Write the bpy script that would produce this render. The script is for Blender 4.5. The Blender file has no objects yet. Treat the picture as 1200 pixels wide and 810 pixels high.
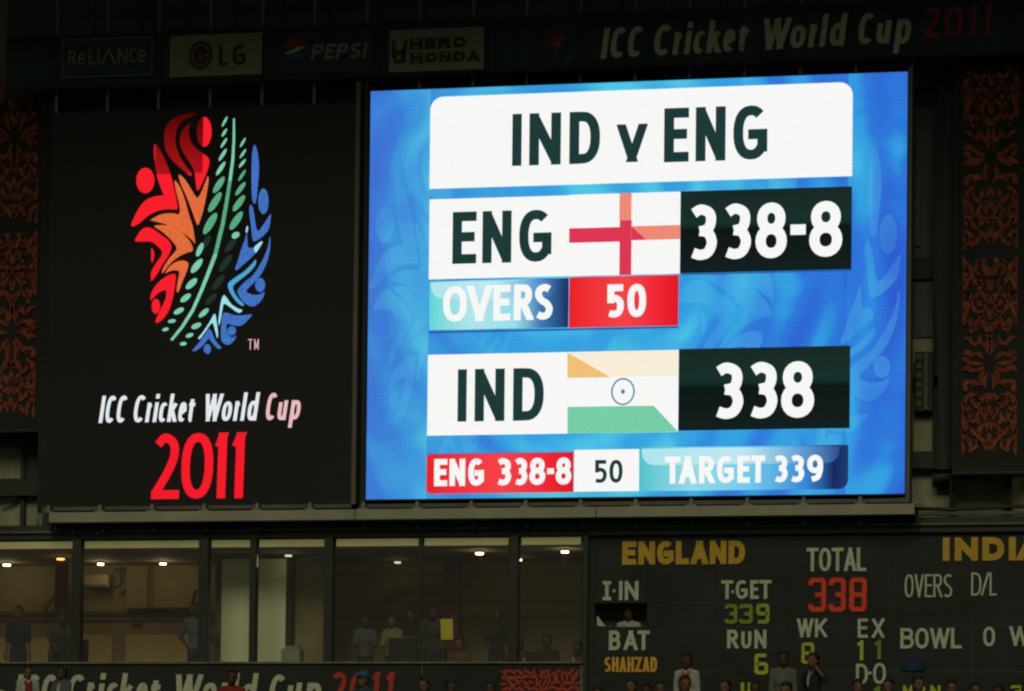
import bpy, bmesh, math, random
from mathutils import Vector, Matrix
SC = bpy.context.scene
COL = SC.collection
R = math.radians
rnd = random.Random(7)

# ------------------------------------------------------------------ camera
CAMF, PW, PH = 4000.0, 1200.0, 810.0
CLOC = Vector((14.5153, -55.8918, -5.8064))
YAW, PITCH, ROLL, SY = .2101, .03, .0107, 465.47
_f = Vector((-math.sin(YAW)*math.cos(PITCH), math.cos(YAW)*math.cos(PITCH), math.sin(PITCH)))
_r = Vector((math.cos(YAW), math.sin(YAW), 0)); _u = _r.cross(_f)
_r2 = _r*math.cos(ROLL)+_u*math.sin(ROLL); _u2 = -_r*math.sin(ROLL)+_u*math.cos(ROLL)
cd = bpy.data.cameras.new('camera'); cam = bpy.data.objects.new('camera', cd); COL.objects.link(cam)
m = Matrix((_r2, _u2, -_f)).transposed().to_4x4(); m.translation = CLOC
cam.matrix_world = m
cd.sensor_width = 36; cd.lens = CAMF/PW*36; cd.shift_y = SY/PW
cd.clip_start = .5; cd.clip_end = 2000
SC.camera = cam

# ------------------------------------------------------------------ light: floodlit stadium at night
SUN_EL, SUN_AZ = R(31), R(8)          # the far stand's floodlight bank, a broad soft source
w = bpy.data.worlds.new('World'); SC.world = w; w.use_nodes = True
nt = w.node_tree; bg = nt.nodes['Background']
sky = nt.nodes.new('ShaderNodeTexSky'); sky.sky_type = 'NISHITA'; sky.sun_disc = False
sky.sun_elevation = SUN_EL; sky.sun_rotation = math.pi+SUN_AZ
nt.links.new(sky.outputs[0], bg.inputs[0]); bg.inputs[1].default_value = .0080
sl = bpy.data.lights.new('floodlight', 'SUN'); sl.energy = 0.82; sl.angle = R(24); sl.color = (1, .93, .66)
so = bpy.data.objects.new('floodlight', sl); COL.objects.link(so)
sdir = Vector((math.sin(SUN_AZ)*math.cos(SUN_EL), -math.cos(SUN_AZ)*math.cos(SUN_EL), math.sin(SUN_EL)))
so.rotation_euler = sdir.to_track_quat('Z', 'Y').to_euler(); so.location = sdir*80
SC.view_settings.view_transform = 'Standard'; SC.view_settings.look = 'None'
SC.view_settings.gamma = 1; SC.view_settings.exposure = 0
SC.cycles.filter_width = 2.2
SC.cycles.max_bounces = 6
SC.cycles.transparent_max_bounces = 12

# ------------------------------------------------------------------ helpers
def ray(px, py):
    return (_f*CAMF + _r2*(px-PW/2) - _u2*(py-PH/2-SY)).normalized()
def P(px, py, y=0.0):                 # where the photograph's pixel meets the vertical plane at depth y
    d = ray(px, py); return CLOC + d*((y-CLOC.y)/d.y)
def PZ(px, py, z):                    # where it meets the horizontal plane at height z
    d = ray(px, py); return CLOC + d*((z-CLOC.z)/d.z)
def box4(px0, px1, pyt, pyb, y):      # pixel box (heights read at its middle) -> x0,x1,z0,z1 on plane y
    xm = (px0+px1)/2; ym = (pyt+pyb)/2
    return P(px0, ym, y).x, P(px1, ym, y).x, P(xm, pyb, y).z, P(xm, pyt, y).z

OFF = {}
def thing(name, label, cat, loc=(0, 0, 0), group=None):
    o = bpy.data.objects.new(name, None); COL.objects.link(o); o.location = loc
    o.empty_display_size = .2
    o['label'] = label; o['category'] = cat
    if group: o['group'] = group
    OFF[o.name] = Vector(loc); return o
class MB:
    def __init__(s): s.v = []; s.f = []
    def poly(s, pts):
        n = len(s.v); s.v += [tuple(p) for p in pts]; s.f.append(tuple(range(n, n+len(pts)))); return s
    def box(s, x0, x1, y0, y1, z0, z1, bev=0.0):
        if x0 > x1: x0, x1 = x1, x0
        if y0 > y1: y0, y1 = y1, y0
        if z0 > z1: z0, z1 = z1, z0
        n = len(s.v)
        s.v += [(x, y, z) for z in (z0, z1) for y in (y0, y1) for x in (x0, x1)]
        for f in ((0, 2, 3, 1), (4, 5, 7, 6), (0, 1, 5, 4), (2, 6, 7, 3), (0, 4, 6, 2), (1, 3, 7, 5)):
            s.f.append(tuple(n+i for i in f))
        return s
    def prism(s, pts, y0, y1):        # pts (x,z) outline, any winding; front at y0
        n = len(s.v); k = len(pts)
        s.v += [(x, y0, z) for x, z in pts]+[(x, y1, z) for x, z in pts]
        s.f.append(tuple(range(n, n+k))); s.f.append(tuple(range(n+2*k-1, n+k-1, -1)))
        for i in range(k):
            j = (i+1) % k; s.f.append((n+i, n+k+i, n+k+j, n+j))
        return s
    def tube(s, pts, r, seg=10, r2=None):
        pts = [Vector(p) for p in pts]; N = len(pts); rings = []
        for i, p in enumerate(pts):
            d = (pts[min(i+1, N-1)]-pts[max(i-1, 0)]).normalized()
            a = d.cross(Vector((0, 0, 1)) if abs(d.z) < .9 else Vector((1, 0, 0))).normalized(); b = d.cross(a)
            rr = r if r2 is None else r+(r2-r)*i/(N-1)
            n = len(s.v)
            s.v += [tuple(p+(a*math.cos(t)+b*math.sin(t))*rr) for t in [2*math.pi*k/seg for k in range(seg)]]
            rings.append(n)
        for q in range(N-1):
            for k in range(seg):
                s.f.append((rings[q]+k, rings[q]+(k+1) % seg, rings[q+1]+(k+1) % seg, rings[q+1]+k))
        s.f.append(tuple(rings[0]+k for k in range(seg))[::-1]); s.f.append(tuple(rings[-1]+k for k in range(seg)))
        return s
    def build(s, name, mat, parent=None, bevel=0, smooth=False, **props):
        off = OFF.get(parent.name, Vector((0, 0, 0))) if parent else Vector((0, 0, 0))
        me = bpy.data.meshes.new(name)
        me.from_pydata([(a-off.x, b-off.y, c-off.z) for a, b, c in s.v], [], s.f)
        me.materials.append(mat); me.validate()
        o = bpy.data.objects.new(name, me); COL.objects.link(o)
        if parent: o.parent = parent
        OFF[o.name] = off
        if bevel:
            md = o.modifiers.new('bevel', 'BEVEL'); md.width = bevel; md.segments = 2; md.limit_method = 'ANGLE'
        if smooth:
            for p in me.polygons: p.use_smooth = True
        for k, v in props.items(): o[k] = v
        return o
def whole(name, mb, mat, label, cat, group=None, **kw):
    o = mb.build(name, mat, None, **kw); o['label'] = label; o['category'] = cat
    if group: o['group'] = group
    return o
def struct(name, mb, mat, **kw):
    o = mb.build(name, mat, None, **kw); o['kind'] = 'structure'; return o

# ------------------------------------------------------------------ materials
def srgb(r, g, b):
    return tuple(((c/255)/12.92 if c <= 10 else ((c/255+.055)/1.055)**2.4) for c in (r, g, b))+(1,)
def nodes(name):
    mt = bpy.data.materials.new(name); mt.use_nodes = True; t = mt.node_tree; t.nodes.clear()
    return mt, t, t.nodes.new('ShaderNodeOutputMaterial')
def paint(name, col, rough=.75, var=.25, scale=3.0, bump=.15, metal=0.0, streak=False, spec=.3):
    mt, t, out = nodes(name); N, L = t.nodes, t.links
    b = N.new('ShaderNodeBsdfPrincipled'); L.new(b.outputs[0], out.inputs[0])
    tc = N.new('ShaderNodeTexCoord'); mp = N.new('ShaderNodeMapping'); L.new(tc.outputs['Object'], mp.inputs[0])
    mp.inputs['Scale'].default_value = (1, 1, .18) if streak else (1, 1, 1)
    n1 = N.new('ShaderNodeTexNoise'); n1.inputs['Scale'].default_value = scale; n1.inputs['Detail'].default_value = 8; n1.inputs['Roughness'].default_value = .65
    L.new(mp.outputs[0], n1.inputs['Vector'])
    r = N.new('ShaderNodeMapRange'); r.inputs[1].default_value = .3; r.inputs[2].default_value = .7
    r.inputs[3].default_value = 1-var; r.inputs[4].default_value = 1+var; L.new(n1.outputs[0], r.inputs[0])
    mx = N.new('ShaderNodeVectorMath'); mx.operation = 'SCALE'; mx.inputs[0].default_value = col[:3]; L.new(r.outputs[0], mx.inputs['Scale'])
    L.new(mx.outputs[0], b.inputs['Base Color'])
    b.inputs['Roughness'].default_value = rough; b.inputs['Metallic'].default_value = metal; b.inputs['Specular IOR Level'].default_value = spec
    if bump:
        n2 = N.new('ShaderNodeTexNoise'); n2.inputs['Scale'].default_value = scale*9; n2.inputs['Detail'].default_value = 5
        L.new(tc.outputs['Object'], n2.inputs['Vector'])
        bp = N.new('ShaderNodeBump'); bp.inputs['Strength'].default_value = bump; bp.inputs['Distance'].default_value = .02
        L.new(n2.outputs[0], bp.inputs['Height']); L.new(bp.outputs[0], b.inputs['Normal'])
    return mt
def mathn(t, op, a, b=None, c=None):
    n = t.nodes.new('ShaderNodeMath'); n.operation = op
    for i, v in enumerate((a, b, c)):
        if v is None: continue
        if isinstance(v, (int, float)): n.inputs[i].default_value = v
        else: t.links.new(v, n.inputs[i])
    return n.outputs[0]
def led(name, c1, c2=None, axis='X', lo=0, hi=1, strength=1.0, stops=None, coord='Generated', grain=.05):
    """light emitted by a display: a flat colour or a ramp, with the slight unevenness of LED modules"""
    mt, t, out = nodes(name); N, L = t.nodes, t.links
    e = N.new('ShaderNodeEmission'); L.new(e.outputs[0], out.inputs[0]); e.inputs[1].default_value = strength
    tc = N.new('ShaderNodeTexCoord')
    g = N.new('ShaderNodeTexNoise'); g.inputs['Scale'].default_value = 22; g.inputs['Detail'].default_value = 3
    L.new(tc.outputs['Object'], g.inputs['Vector'])
    so_ = N.new('ShaderNodeSeparateXYZ'); L.new(tc.outputs['Object'], so_.inputs[0])
    grid = mathn(t, 'MULTIPLY', mathn(t, 'ADD', mathn(t, 'SINE', mathn(t, 'MULTIPLY', so_.outputs['X'], 2*math.pi/.064)), mathn(t, 'SINE', mathn(t, 'MULTIPLY', so_.outputs['Z'], 2*math.pi/.064))), min(.5*grain, .03))
    gr = N.new('ShaderNodeMapRange'); gr.inputs[1].default_value = .3; gr.inputs[2].default_value = .7
    gr.inputs[3].default_value = 1-grain; gr.inputs[4].default_value = 1+grain; L.new(mathn(t, 'ADD', g.outputs[0], grid if False else 0.0), gr.inputs[0])
    gmul = mathn(t, 'ADD', gr.outputs[0], grid)
    sc = N.new('ShaderNodeVectorMath'); sc.operation = 'SCALE'; L.new(gmul, sc.inputs['Scale'])
    if c2 is None and stops is None:
        sc.inputs[0].default_value = c1[:3]
    else:
        s = N.new('ShaderNodeSeparateXYZ'); L.new(tc.outputs[coord], s.inputs[0])
        r = N.new('ShaderNodeMapRange'); r.inputs[1].default_value = lo; r.inputs[2].default_value = hi
        L.new(s.outputs[axis], r.inputs[0])
        cr = N.new('ShaderNodeValToRGB'); L.new(r.outputs[0], cr.inputs[0]); L.new(cr.outputs[0], sc.inputs[0])
        st = stops or [(0, c1), (1, c2)]
        while len(cr.color_ramp.elements) < len(st): cr.color_ramp.elements.new(.5)
        for el, (p, c) in zip(cr.color_ramp.elements, st): el.position = p; el.color = c
    L.new(sc.outputs[0], e.inputs[0]); return mt

M = {}
M['cladding'] = paint('dark_cladding', (.085, .105, .100), .7, .3, .8, .1, streak=True)
M['screen_off'] = paint('unlit_display', (.0076, .0086, .0078), .55, .12, 6, .05)
M['housing'] = paint('housing_black', (.02, .022, .02), .6, .2, 2, .1)
M['frame'] = paint('frame_grey', (.115, .115, .085), .55, .25, 5, .1, streak=True)
M['post'] = paint('galvanised_post', (.20, .20, .17), .6, .3, 4, .1)
M['beam'] = paint('beige_beam', (.30, .30, .205), .65, .16, 1.3, .1)
M['bracket'] = paint('bracket_steel', (.20, .20, .15), .6, .3, 6, .1)
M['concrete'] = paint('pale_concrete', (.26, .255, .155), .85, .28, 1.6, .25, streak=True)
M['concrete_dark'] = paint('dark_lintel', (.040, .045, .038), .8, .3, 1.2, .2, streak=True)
M['strip'] = paint('lintel_strip', (.105, .11, .085), .8, .3, 1.2, .2)
M['pipe'] = paint('pipe_dark', (.03, .03, .022), .6, .2, 3, .1)
M['pipe_pale'] = paint('pipe_pale', (.24, .23, .16), .6, .2, 3, .1)
M['fascia'] = paint('fascia_cloth', (.040, .070, .068), .85, .25, .9, .15)
M['drape'] = paint('drape_cloth', (.040, .048, .045), .9, .3, .9, .2, streak=True)
M['banner'] = paint('banner_cloth', (.022, .026, .022), .9, .25, 1.2, .2)
M['motif'] = paint('motif_print', (.215, .052, .024), .85, .7, 7.0, .1)
M['motif_red'] = paint('motif_print_red', (.50, .058, .030), .85, .25, 1.3, .1)
M['letter_cream'] = paint('letter_cream', (.52, .53, .36), .8, .14, 4, .1)
M['letter_white'] = paint('letter_white', (.50, .54, .39), .75, .18, 6, .1)
M['letter_gold'] = paint('letter_gold', (.70, .40, .03), .7, .16, 5, .1)
M['letter_gold_dim'] = paint('letter_gold_dim', (.53, .34, .03), .7, .16, 5, .1)
M['letter_red'] = paint('letter_red', (.80, .065, .022), .7, .15, 5, .1)
M['digit_green'] = paint('digit_green', (.20, .30, .035), .7, .2, 5, .1)
M['digit_lime'] = paint('digit_lime', (.45, .50, .04), .7, .2, 5, .1)
M['year_red'] = paint('year_red', (.50, .05, .035), .85, .15, 3, .1)
M['year_dim'] = paint('year_red_shaded', (.30, .045, .035), .85, .15, 3, .1)  # darker copy of the year red, the fascia's shade put into its colour
M['score'] = paint('scoreboard_black', (.0235, .0280, .0240), .8, .28, .9, .2)
M['score_dark'] = paint('score_slot', (.022, .026, .022), .8, .2, 2, .1)
M['board_cream'] = paint('board_cream', (.27, .28, .17), .8, .15, 2.5, .1)
M['board_line'] = paint('board_line', (.16, .17, .13), .8, .15, 4, .1)
M['print_maroon'] = paint('print_maroon', (.075, .045, .035), .8, .1, 4, .05)
M['print_dark'] = paint('print_dark', (.06, .06, .045), .8, .1, 4, .05)
M['print_blue'] = paint('print_blue', (.05, .10, .13), .8, .1, 4, .05)
M['mullion'] = paint('mullion_dark', (.030, .034, .028), .6, .2, 3, .1)
M['sill'] = paint('sill_concrete', (.17, .16, .10), .8, .3, 3, .2)
M['blind'] = paint('roller_blind', (.84, .78, .43), .85, .1, 2, .1)
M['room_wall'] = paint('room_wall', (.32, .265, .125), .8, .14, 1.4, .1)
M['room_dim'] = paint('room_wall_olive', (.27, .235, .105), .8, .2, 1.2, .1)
M['room_ceiling'] = paint('room_ceiling', (.20, .17, .09), .85, .15, 1.4, .1)
M['room_floor'] = paint('room_floor', (.14, .11, .06), .7, .2, 2, .1)
M['trim'] = paint('trim_brown', (.16, .12, .05), .7, .2, 2, .1)
M['column_red'] = paint('column_brown', (.090, .034, .026), .7, .2, 2, .1)
M['door_white'] = paint('door_white', (.86, .87, .58), .6, .06, 1.1, .05)
M['dark_post'] = paint('dark_post', (.030, .024, .018), .6, .2, 2, .1)
M['plastic_grey'] = paint('plastic_grey', (.30, .30, .24), .5, .1, 4, .05)
M['plastic_black'] = paint('plastic_black', (.016, .018, .018), .4, .1, 4, .05)
M['paper_yellow'] = paint('paper_yellow', (.72, .62, .05), .8, .06, 4, .05)
M['grass'] = paint('grass_field', (.05, .09, .03), .9, .3, .6, .3)
M['terrace'] = paint('terrace_concrete', (.20, .20, .18), .9, .25, 1.5, .3)
M['roof'] = paint('roof_sheet', (.05, .05, .05), .8, .2, 1, .2)
M['cloth_blue'] = paint('umbrella_blue', (.010, .030, .060), .8, .15, 4, .1)

def glass():
    mt, t, out = nodes('window_glass'); N, L = t.nodes, t.links
    tr = N.new('ShaderNodeBsdfTransparent'); tr.inputs[0].default_value = (.95, .96, .94, 1)
    gl = N.new('ShaderNodeBsdfGlossy'); gl.inputs['Roughness'].default_value = .06
    fr = N.new('ShaderNodeFresnel'); fr.inputs[0].default_value = 1.5
    mx = N.new('ShaderNodeMixShader'); L.new(fr.outputs[0], mx.inputs[0]); L.new(tr.outputs[0], mx.inputs[1]); L.new(gl.outputs[0], mx.inputs[2])
    L.new(mx.outputs[0], out.inputs[0]); return mt
M['glass'] = glass()

# ------------------------------------------------------------------ lettering: stroke glyphs, y up 0..1
def arc(cx, cy, rx, ry, a0, a1, n=14, p=2.35):
    o = []
    for i in range(n+1):
        a = R(a0+(a1-a0)*i/n); c, s = math.cos(a), math.sin(a)
        o.append((cx+rx*math.copysign(abs(c)**(2/p), c), cy+ry*math.copysign(abs(s)**(2/p), s)))
    return o
def spl(*p, n=6):
    q = [p[0]]+list(p)+[p[-1]]; o = []
    for i in range(1, len(q)-2):
        for k in range(n):
            t = k/n; a, b, c, d = q[i-1], q[i], q[i+1], q[i+2]
            o.append(tuple(.5*((2*b[j])+(-a[j]+c[j])*t+(2*a[j]-5*b[j]+4*c[j]-d[j])*t*t+(-a[j]+3*b[j]-3*c[j]+d[j])*t**3) for j in (0, 1)))
    o.append(p[-1]); return o
def C(*ps):
    o = []
    for q in ps: o += q if isinstance(q, list) else [q]
    return ('C', o)
def Ls(*segs): return [('L', a, b) for a, b in segs]
GL = {
 'I': Ls(((.5, 0), (.5, 1))),
 'l': Ls(((.5, 0), (.5, 1))),
 'N': Ls(((0, 0), (0, 1)), ((1, 0), (1, 1)))+[('D', (0.02, 1), (.98, 0))],
 'D': Ls(((0, 0), (0, 1)))+[C((0, 1), (.3, 1), arc(.38, .5, .62, .5, 80, -80), (.3, 0), (0, 0))],
 'v': [('D', (0, 1), (.5, 0)), ('D', (1, 1), (.5, 0))],
 'V': [('D', (0, 1), (.5, 0)), ('D', (1, 1), (.5, 0))],
 'W': [('D', (0, 1), (.25, 0)), ('D', (.5, 1), (.25, 0)), ('D', (.5, 1), (.75, 0)), ('D', (1, 1), (.75, 0))],
 'E': Ls(((0, 0), (0, 1)), ((0, 1), (1, 1)), ((0, .52), (.88, .52)), ((0, 0), (1, 0))),
 'G': [C(arc(.53, .5, .53, .5, 50, 322, 20))]+Ls(((1, .17), (1, .46)), ((.62, .46), (1, .46))),
 'C': [C(arc(.58, .5, .58, .5, 48, 312))],
 'c': [C(arc(.58, .5, .58, .5, 50, 310))],
 'O': [C(arc(.5, .5, .5, .5, 90, 450, 22))],
 'o': [C(arc(.5, .5, .5, .5, 90, 450, 22))],
 '0': [C(arc(.5, .5, .5, .5, 90, 450, 22))],
 '3': [C(spl((.03, .92), (.4, 1), (.83, .93), (.95, .77), (.8, .58), (.35, .52))), C(spl((.35, .53), (.8, .48), (1, .27), (.8, .06), (.4, 0), (0, .05)))],
 '8': [C(arc(.5, .765, .43, .235, 90, 450, 20, 2.1)), C(arc(.5, .265, .5, .265, 90, 450, 20, 2.1))],
 '9': [C(arc(.5, .7, .5, .3, 90, 450, 20, 2.1)), C(spl((1, .7), (.98, .4), (.75, .1), (.2, 0)))],
 '6': [C(arc(.5, .3, .5, .3, 90, 450, 20, 2.1)), C(spl((0, .3), (.02, .6), (.25, .9), (.8, 1)))],
 '5': Ls(((.12, 1), (.92, 1)), ((.12, .55), (.12, 1)))+[C(spl((.12, .55), (.5, .6), (.9, .5), (1, .3), (.85, .08), (.45, 0), (0, .04)))],
 '2': [C(spl((.05, .88), (.4, 1), (.85, .9), (.9, .68), (.6, .4), (.02, .04)))]+Ls(((0, 0), (1, 0))),
 '1': Ls(((.75, 0), (.75, 1)))+[('D', (.7, 1.0), (-.1, .82))],
 '-': Ls(((0, .5), (1, .5))),
 '.': Ls(((.5, .5), (.5, .5))),
 '/': [('D', (0, 0), (1, 1))],
 'R': Ls(((0, 0), (0, 1)))+[C((0, 1), (.45, 1), arc(.5, .755, .45, .245, 80, -80, 10), (.4, .51), (0, .51)), ('D', (.45, .5), (1, 0))],
 'P': Ls(((0, 0), (0, 1)))+[C((0, 1), (.45, 1), arc(.5, .74, .5, .26, 80, -80, 10), (.4, .48), (0, .48))],
 'B': Ls(((0, 0), (0, 1)))+[C((0, 1), (.45, 1), arc(.5, .77, .42, .23, 80, -80, 10), (.4, .54), (0, .54)), C((0, .53), (.45, .53), arc(.5, .265, .5, .265, 80, -80, 10), (.4, 0), (0, 0))],
 'S': [C(spl((.95, .93), (.6, 1), (.15, .92), (.05, .73), (.3, .56), (.7, .45), (.97, .27), (.82, .06), (.4, 0), (.0, .07)))],
 'T': Ls(((.5, 0), (.5, 1)), ((0, 1), (1, 1))),
 'A': [('D', (0, 0), (.5, 1)), ('D', (1, 0), (.5, 1)), ('L', (.25, .3), (.75, .3))],
 'H': Ls(((0, 0), (0, 1)), ((1, 0), (1, 1)), ((0, .5), (1, .5))),
 'L': Ls(((0, 0), (0, 1)), ((0, 0), (1, 0))),
 'U': [C((0, 1), (0, .5), arc(.5, .36, .5, .36, 180, 360, 14), (1, .5), (1, 1))],
 'Z': Ls(((0, 1), (1, 1)), ((0, 0), (1, 0)))+[('D', (1, 1), (0, 0))],
 'K': Ls(((0, 0), (0, 1)))+[('D', (.95, 1), (.1, .42)), ('D', (.32, .58), (1, 0))],
 'X': [('D', (0, 0), (1, 1)), ('D', (0, 1), (1, 0))],
 'Lam': [('D', (0, 0), (.5, 1)), ('D', (1, 0), (.5, 1))],
 'M': Ls(((0, 0), (0, 1)), ((1, 0), (1, 1)))+[('D', (0, 1), (.5, .1)), ('D', (1, 1), (.5, .1))],
 # lower case, drawn in their own boxes
 'i': Ls(((.5, 0), (.5, .66)), ((.5, .97), (.5, 1))),
 'r': Ls(((.1, 0), (.1, 1)))+[C(spl((.1, .62), (.35, .9), (1, .98)))],
 'k': Ls(((0, 0), (0, 1)))+[('D', (.9, .68), (.05, .28)), ('D', (.3, .42), (1, 0))],
 'e': [C(spl((.02, .5), (1, .5))), C(arc(.52, .5, .5, .5, 0, 310))],
 't': [C((.3, 1), (.3, .25), (.42, .05), (.62, 0), (1, .03))]+Ls(((0, .74), (.95, .74))),
 'd': Ls(((1, 0), (1, 1)))+[C(arc(.5, .33, .5, .33, 90, 450, 20))],
 'u': [C((0, 1), (0, .5), arc(.5, .36, .5, .36, 180, 360, 14))]+Ls(((1, 0), (1, 1))),
 'p': Ls(((0, 0), (0, 1)))+[C(arc(.5, .67, .5, .33, 90, 450, 20))],
 'm': Ls(((0, 0), (0, 1)), ((.5, 0), (.5, .9)), ((1, 0), (1, .9)), ((0, 1), (1, 1))),
 # serif and block forms
 'serifI': Ls(((.5, 0), (.5, 1)), ((0, 0), (1, 0)), ((0, 1), (1, 1))),
 'b3': [C((0, .82), (0, .93), (.13, 1), (.87, 1), (1, .93), (1, .57), (.86, .5), (.35, .5)), C((.35, .5), (.86, .5), (1, .43), (1, .07), (.87, 0), (.13, 0), (0, .07), (0, .18))],
 'b8': [C((.5, 1), (.87, 1), (1, .93), (1, .57), (.87, .5), (1, .43), (1, .07), (.87, 0), (.13, 0), (0, .07), (0, .43), (.13, .5), (0, .57), (0, .93), (.13, 1), (.5, 1)), ('L', (.15, .5), (.85, .5))],
 'b9': [C((.95, .5), (.13, .5), (0, .57), (0, .93), (.13, 1), (.87, 1), (1, .93), (1, .07), (.87, 0), (.0, 0))],
 'b6': [C((.05, .5), (.87, .5), (1, .43), (1, .07), (.87, 0), (.13, 0), (0, .07), (0, .93), (.13, 1), (1, 1))],
 'b1': Ls(((.6, 0), (.6, 1)), ((.15, .88), (.6, .88))),
 'b4': Ls(((1, 0), (1, 1)), ((0, .45), (1, .45)), ((0, .45), (0, 1))),
}
def clip(poly, ax, lim, sgn):
    o = []
    for i in range(len(poly)):
        a, b = poly[i], poly[(i+1) % len(poly)]
        da, db = (a[ax]-lim)*sgn, (b[ax]-lim)*sgn
        if da >= 0: o.append(a)
        if da*db < 0:
            t = da/(da-db); o.append(tuple(a[j]+(b[j]-a[j])*t for j in (0, 1)))
    return o
def strip(pts, t):
    """quads along a polyline of constant width t, mitred"""
    n = len(pts); closed = math.dist(pts[0], pts[-1]) < 1e-6; L_, R_ = [], []
    for i in range(n):
        a = pts[i-1] if i else (pts[-2] if closed else pts[0])
        b = pts[i+1] if i < n-1 else (pts[1] if closed else pts[-1])
        p = pts[i]
        d1 = (p[0]-a[0], p[1]-a[1]); d2 = (b[0]-p[0], b[1]-p[1])
        l1, l2 = math.hypot(*d1), math.hypot(*d2)
        if l1 < 1e-9: d1, l1 = d2, l2
        if l2 < 1e-9: d2, l2 = d1, l1
        n1 = (-d1[1]/l1, d1[0]/l1); n2 = (-d2[1]/l2, d2[0]/l2)
        nx, ny = n1[0]+n2[0], n1[1]+n2[1]; q = math.hypot(nx, ny) or 1; nx, ny = nx/q, ny/q
        k = min(1.5, 1/max(.5, nx*n1[0]+ny*n1[1]))*t/2
        L_.append((p[0]+nx*k, p[1]+ny*k)); R_.append((p[0]-nx*k, p[1]-ny*k))
    return [[L_[i], L_[i+1], R_[i+1], R_[i]] for i in range(n-1)]
def glyph(mb, ch, x0, x1, z0, z1, t, y, depth=0.0, shear=0.0):
    w_, h_ = x1-x0, z1-z0
    if ch in ('1', 'l', 'I') and w_ < t*1.05 and ch != '1': t = w_
    if ch == '-': z0 = (z0+z1)/2-t/2; h_ = t
    if ch == '.': t = w_; h_ = w_
    def mp(p): return (x0+t/2+p[0]*(w_-t), z0+t/2+p[1]*(h_-t))
    for si, st in enumerate(GL[ch]):
        yy = y-si*.0006
        if st[0] == 'C':
            polys = strip([mp(p) for p in st[1]], t*.98)
        else:
            a, b = mp(st[1]), mp(st[2]); d = (b[0]-a[0], b[1]-a[1]); l = math.hypot(*d) or 1e-6
            if l < 1e-5: d = (1, 0); l = 1
            u = (d[0]/l, d[1]/l); e = t/2 if st[0] == 'L' else (t if (st[1][1] in (0, 1) and st[2][1] in (0, 1)) else t*.45)
            e1 = e; e2 = e
            if st[0] == 'D':
                jt = (.25, .5, .75)
                e1 = (t*.72 if st[1][0] in jt else t*1.5) if st[1][1] in (0, 1) else 0; e2 = (t*.72 if st[2][0] in jt else t*1.5) if st[2][1] in (0, 1) else 0
            tt = t if st[0] == 'L' else t*1.02
            a2 = (a[0]-u[0]*e1, a[1]-u[1]*e1); b2 = (b[0]+u[0]*e2, b[1]+u[1]*e2); nn = (-u[1]*tt/2, u[0]*tt/2)
            q = [(a2[0]+nn[0], a2[1]+nn[1]), (b2[0]+nn[0], b2[1]+nn[1]), (b2[0]-nn[0], b2[1]-nn[1]), (a2[0]-nn[0], a2[1]-nn[1])]
            q = clip(q, 1, z0, 1); q = clip(q, 1, z0+h_, -1)
            pad = t*.16 if st[0] == 'D' and ch not in 'NM' else 0
            q = clip(q, 0, x0-pad, 1) if q else q; q = clip(q, 0, x1+pad, -1) if q else q
            polys = [q] if len(q) > 2 else []
        for q in polys:
            q = [(a+shear*(b-z0), b) for a, b in q]
            if depth: mb.prism(q, yy, y+depth)
            else: mb.poly([(a, yy, b) for a, b in q][::1])
def letters(specs, pyt, pyb, y, tpx, parent, mat, name='lettering', depth=0.0, shear=0.0, each=True, slope=None, xr=None, tilt=0.0):
    """specs: (char, px0, px1[, pyt, pyb]); heights are read in the middle of the word"""
    xm = xr or (specs[0][1]+specs[-1][2])/2
    if name == 'lettering': name = 'letter'
    zt, zb = P(xm, pyt, y).z, P(xm, pyb, y).z; t = tpx/70.5
    mb = MB(); out = []
    for s in specs:
        a = P(s[1], pyb, y).x; b = P(s[2], pyb, y).x
        z1 = P(xm, s[3], y).z if len(s) > 3 else zt; z0 = P(xm, s[4], y).z if len(s) > 4 else zb
        tl = tilt*((a+b)/2-P(xm, pyb, y).x); z0 += tl; z1 += tl
        glyph(mb, s[0], a, b, z0, z1, t, y, depth, shear)
        if each:
            out.append(mb.build('digit' if s[0].lstrip('b').isdigit() else name, mat, parent)); mb = MB()
    if each: return out
    return mb.build(name, mat, parent)
def spread(word, px0, px1, gap=.18, wid=None):
    """letter boxes across px0..px1"""
    W_ = {'I': .32, 'l': .3, 'i': .3, '-': .6, '.': .3, '1': .55, 'W': 1.45, 'M': 1.2, 'r': .65, 't': .65, ' ': .5, 'm': 1.5, 'E': .85, 'L': .8}
    ws = [W_.get(c, 1) for c in word]; tot = sum(ws)+gap*(len(word)-1); k = (px1-px0)/tot; x = px0; o = []
    for c, w_ in zip(word, ws):
        if c != ' ': o.append((c, x, x+w_*k))
        x += (w_+gap)*k
    return o
def closed_spline(pts, n=4):
    """closed Catmull-Rom outline; a repeated point makes a corner"""
    o = []; k = len(pts)
    for i in range(k):
        a, b, c, d = pts[i-1], pts[i], pts[(i+1) % k], pts[(i+2) % k]
        if b == c: continue
        for q in range(n):
            t = q/n
            o.append(tuple(.5*((2*b[j])+(-a[j]+c[j])*t+(2*a[j]-5*b[j]+4*c[j]-d[j])*t*t+(-a[j]+3*b[j]-3*c[j]+d[j])*t**3) for j in (0, 1)))
    return o
def rrect(x0, x1, z0, z1, rs, n=6):
    """rounded rectangle, rs = radii (bl, br, tr, tl)"""
    o = []
    for (cx, cz, sx, sz, a), r_ in zip(((x0, z0, 1, 1, 180), (x1, z0, -1, 1, 270), (x1, z1, -1, -1, 0), (x0, z1, 1, -1, 90)), rs):
        if r_ <= 0: o.append((cx, cz)); continue
        for i in range(n+1):
            t = R(a+90*i/n); o.append((cx+sx*r_+r_*math.cos(t), cz+sz*r_+r_*math.sin(t)))
    return o
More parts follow.
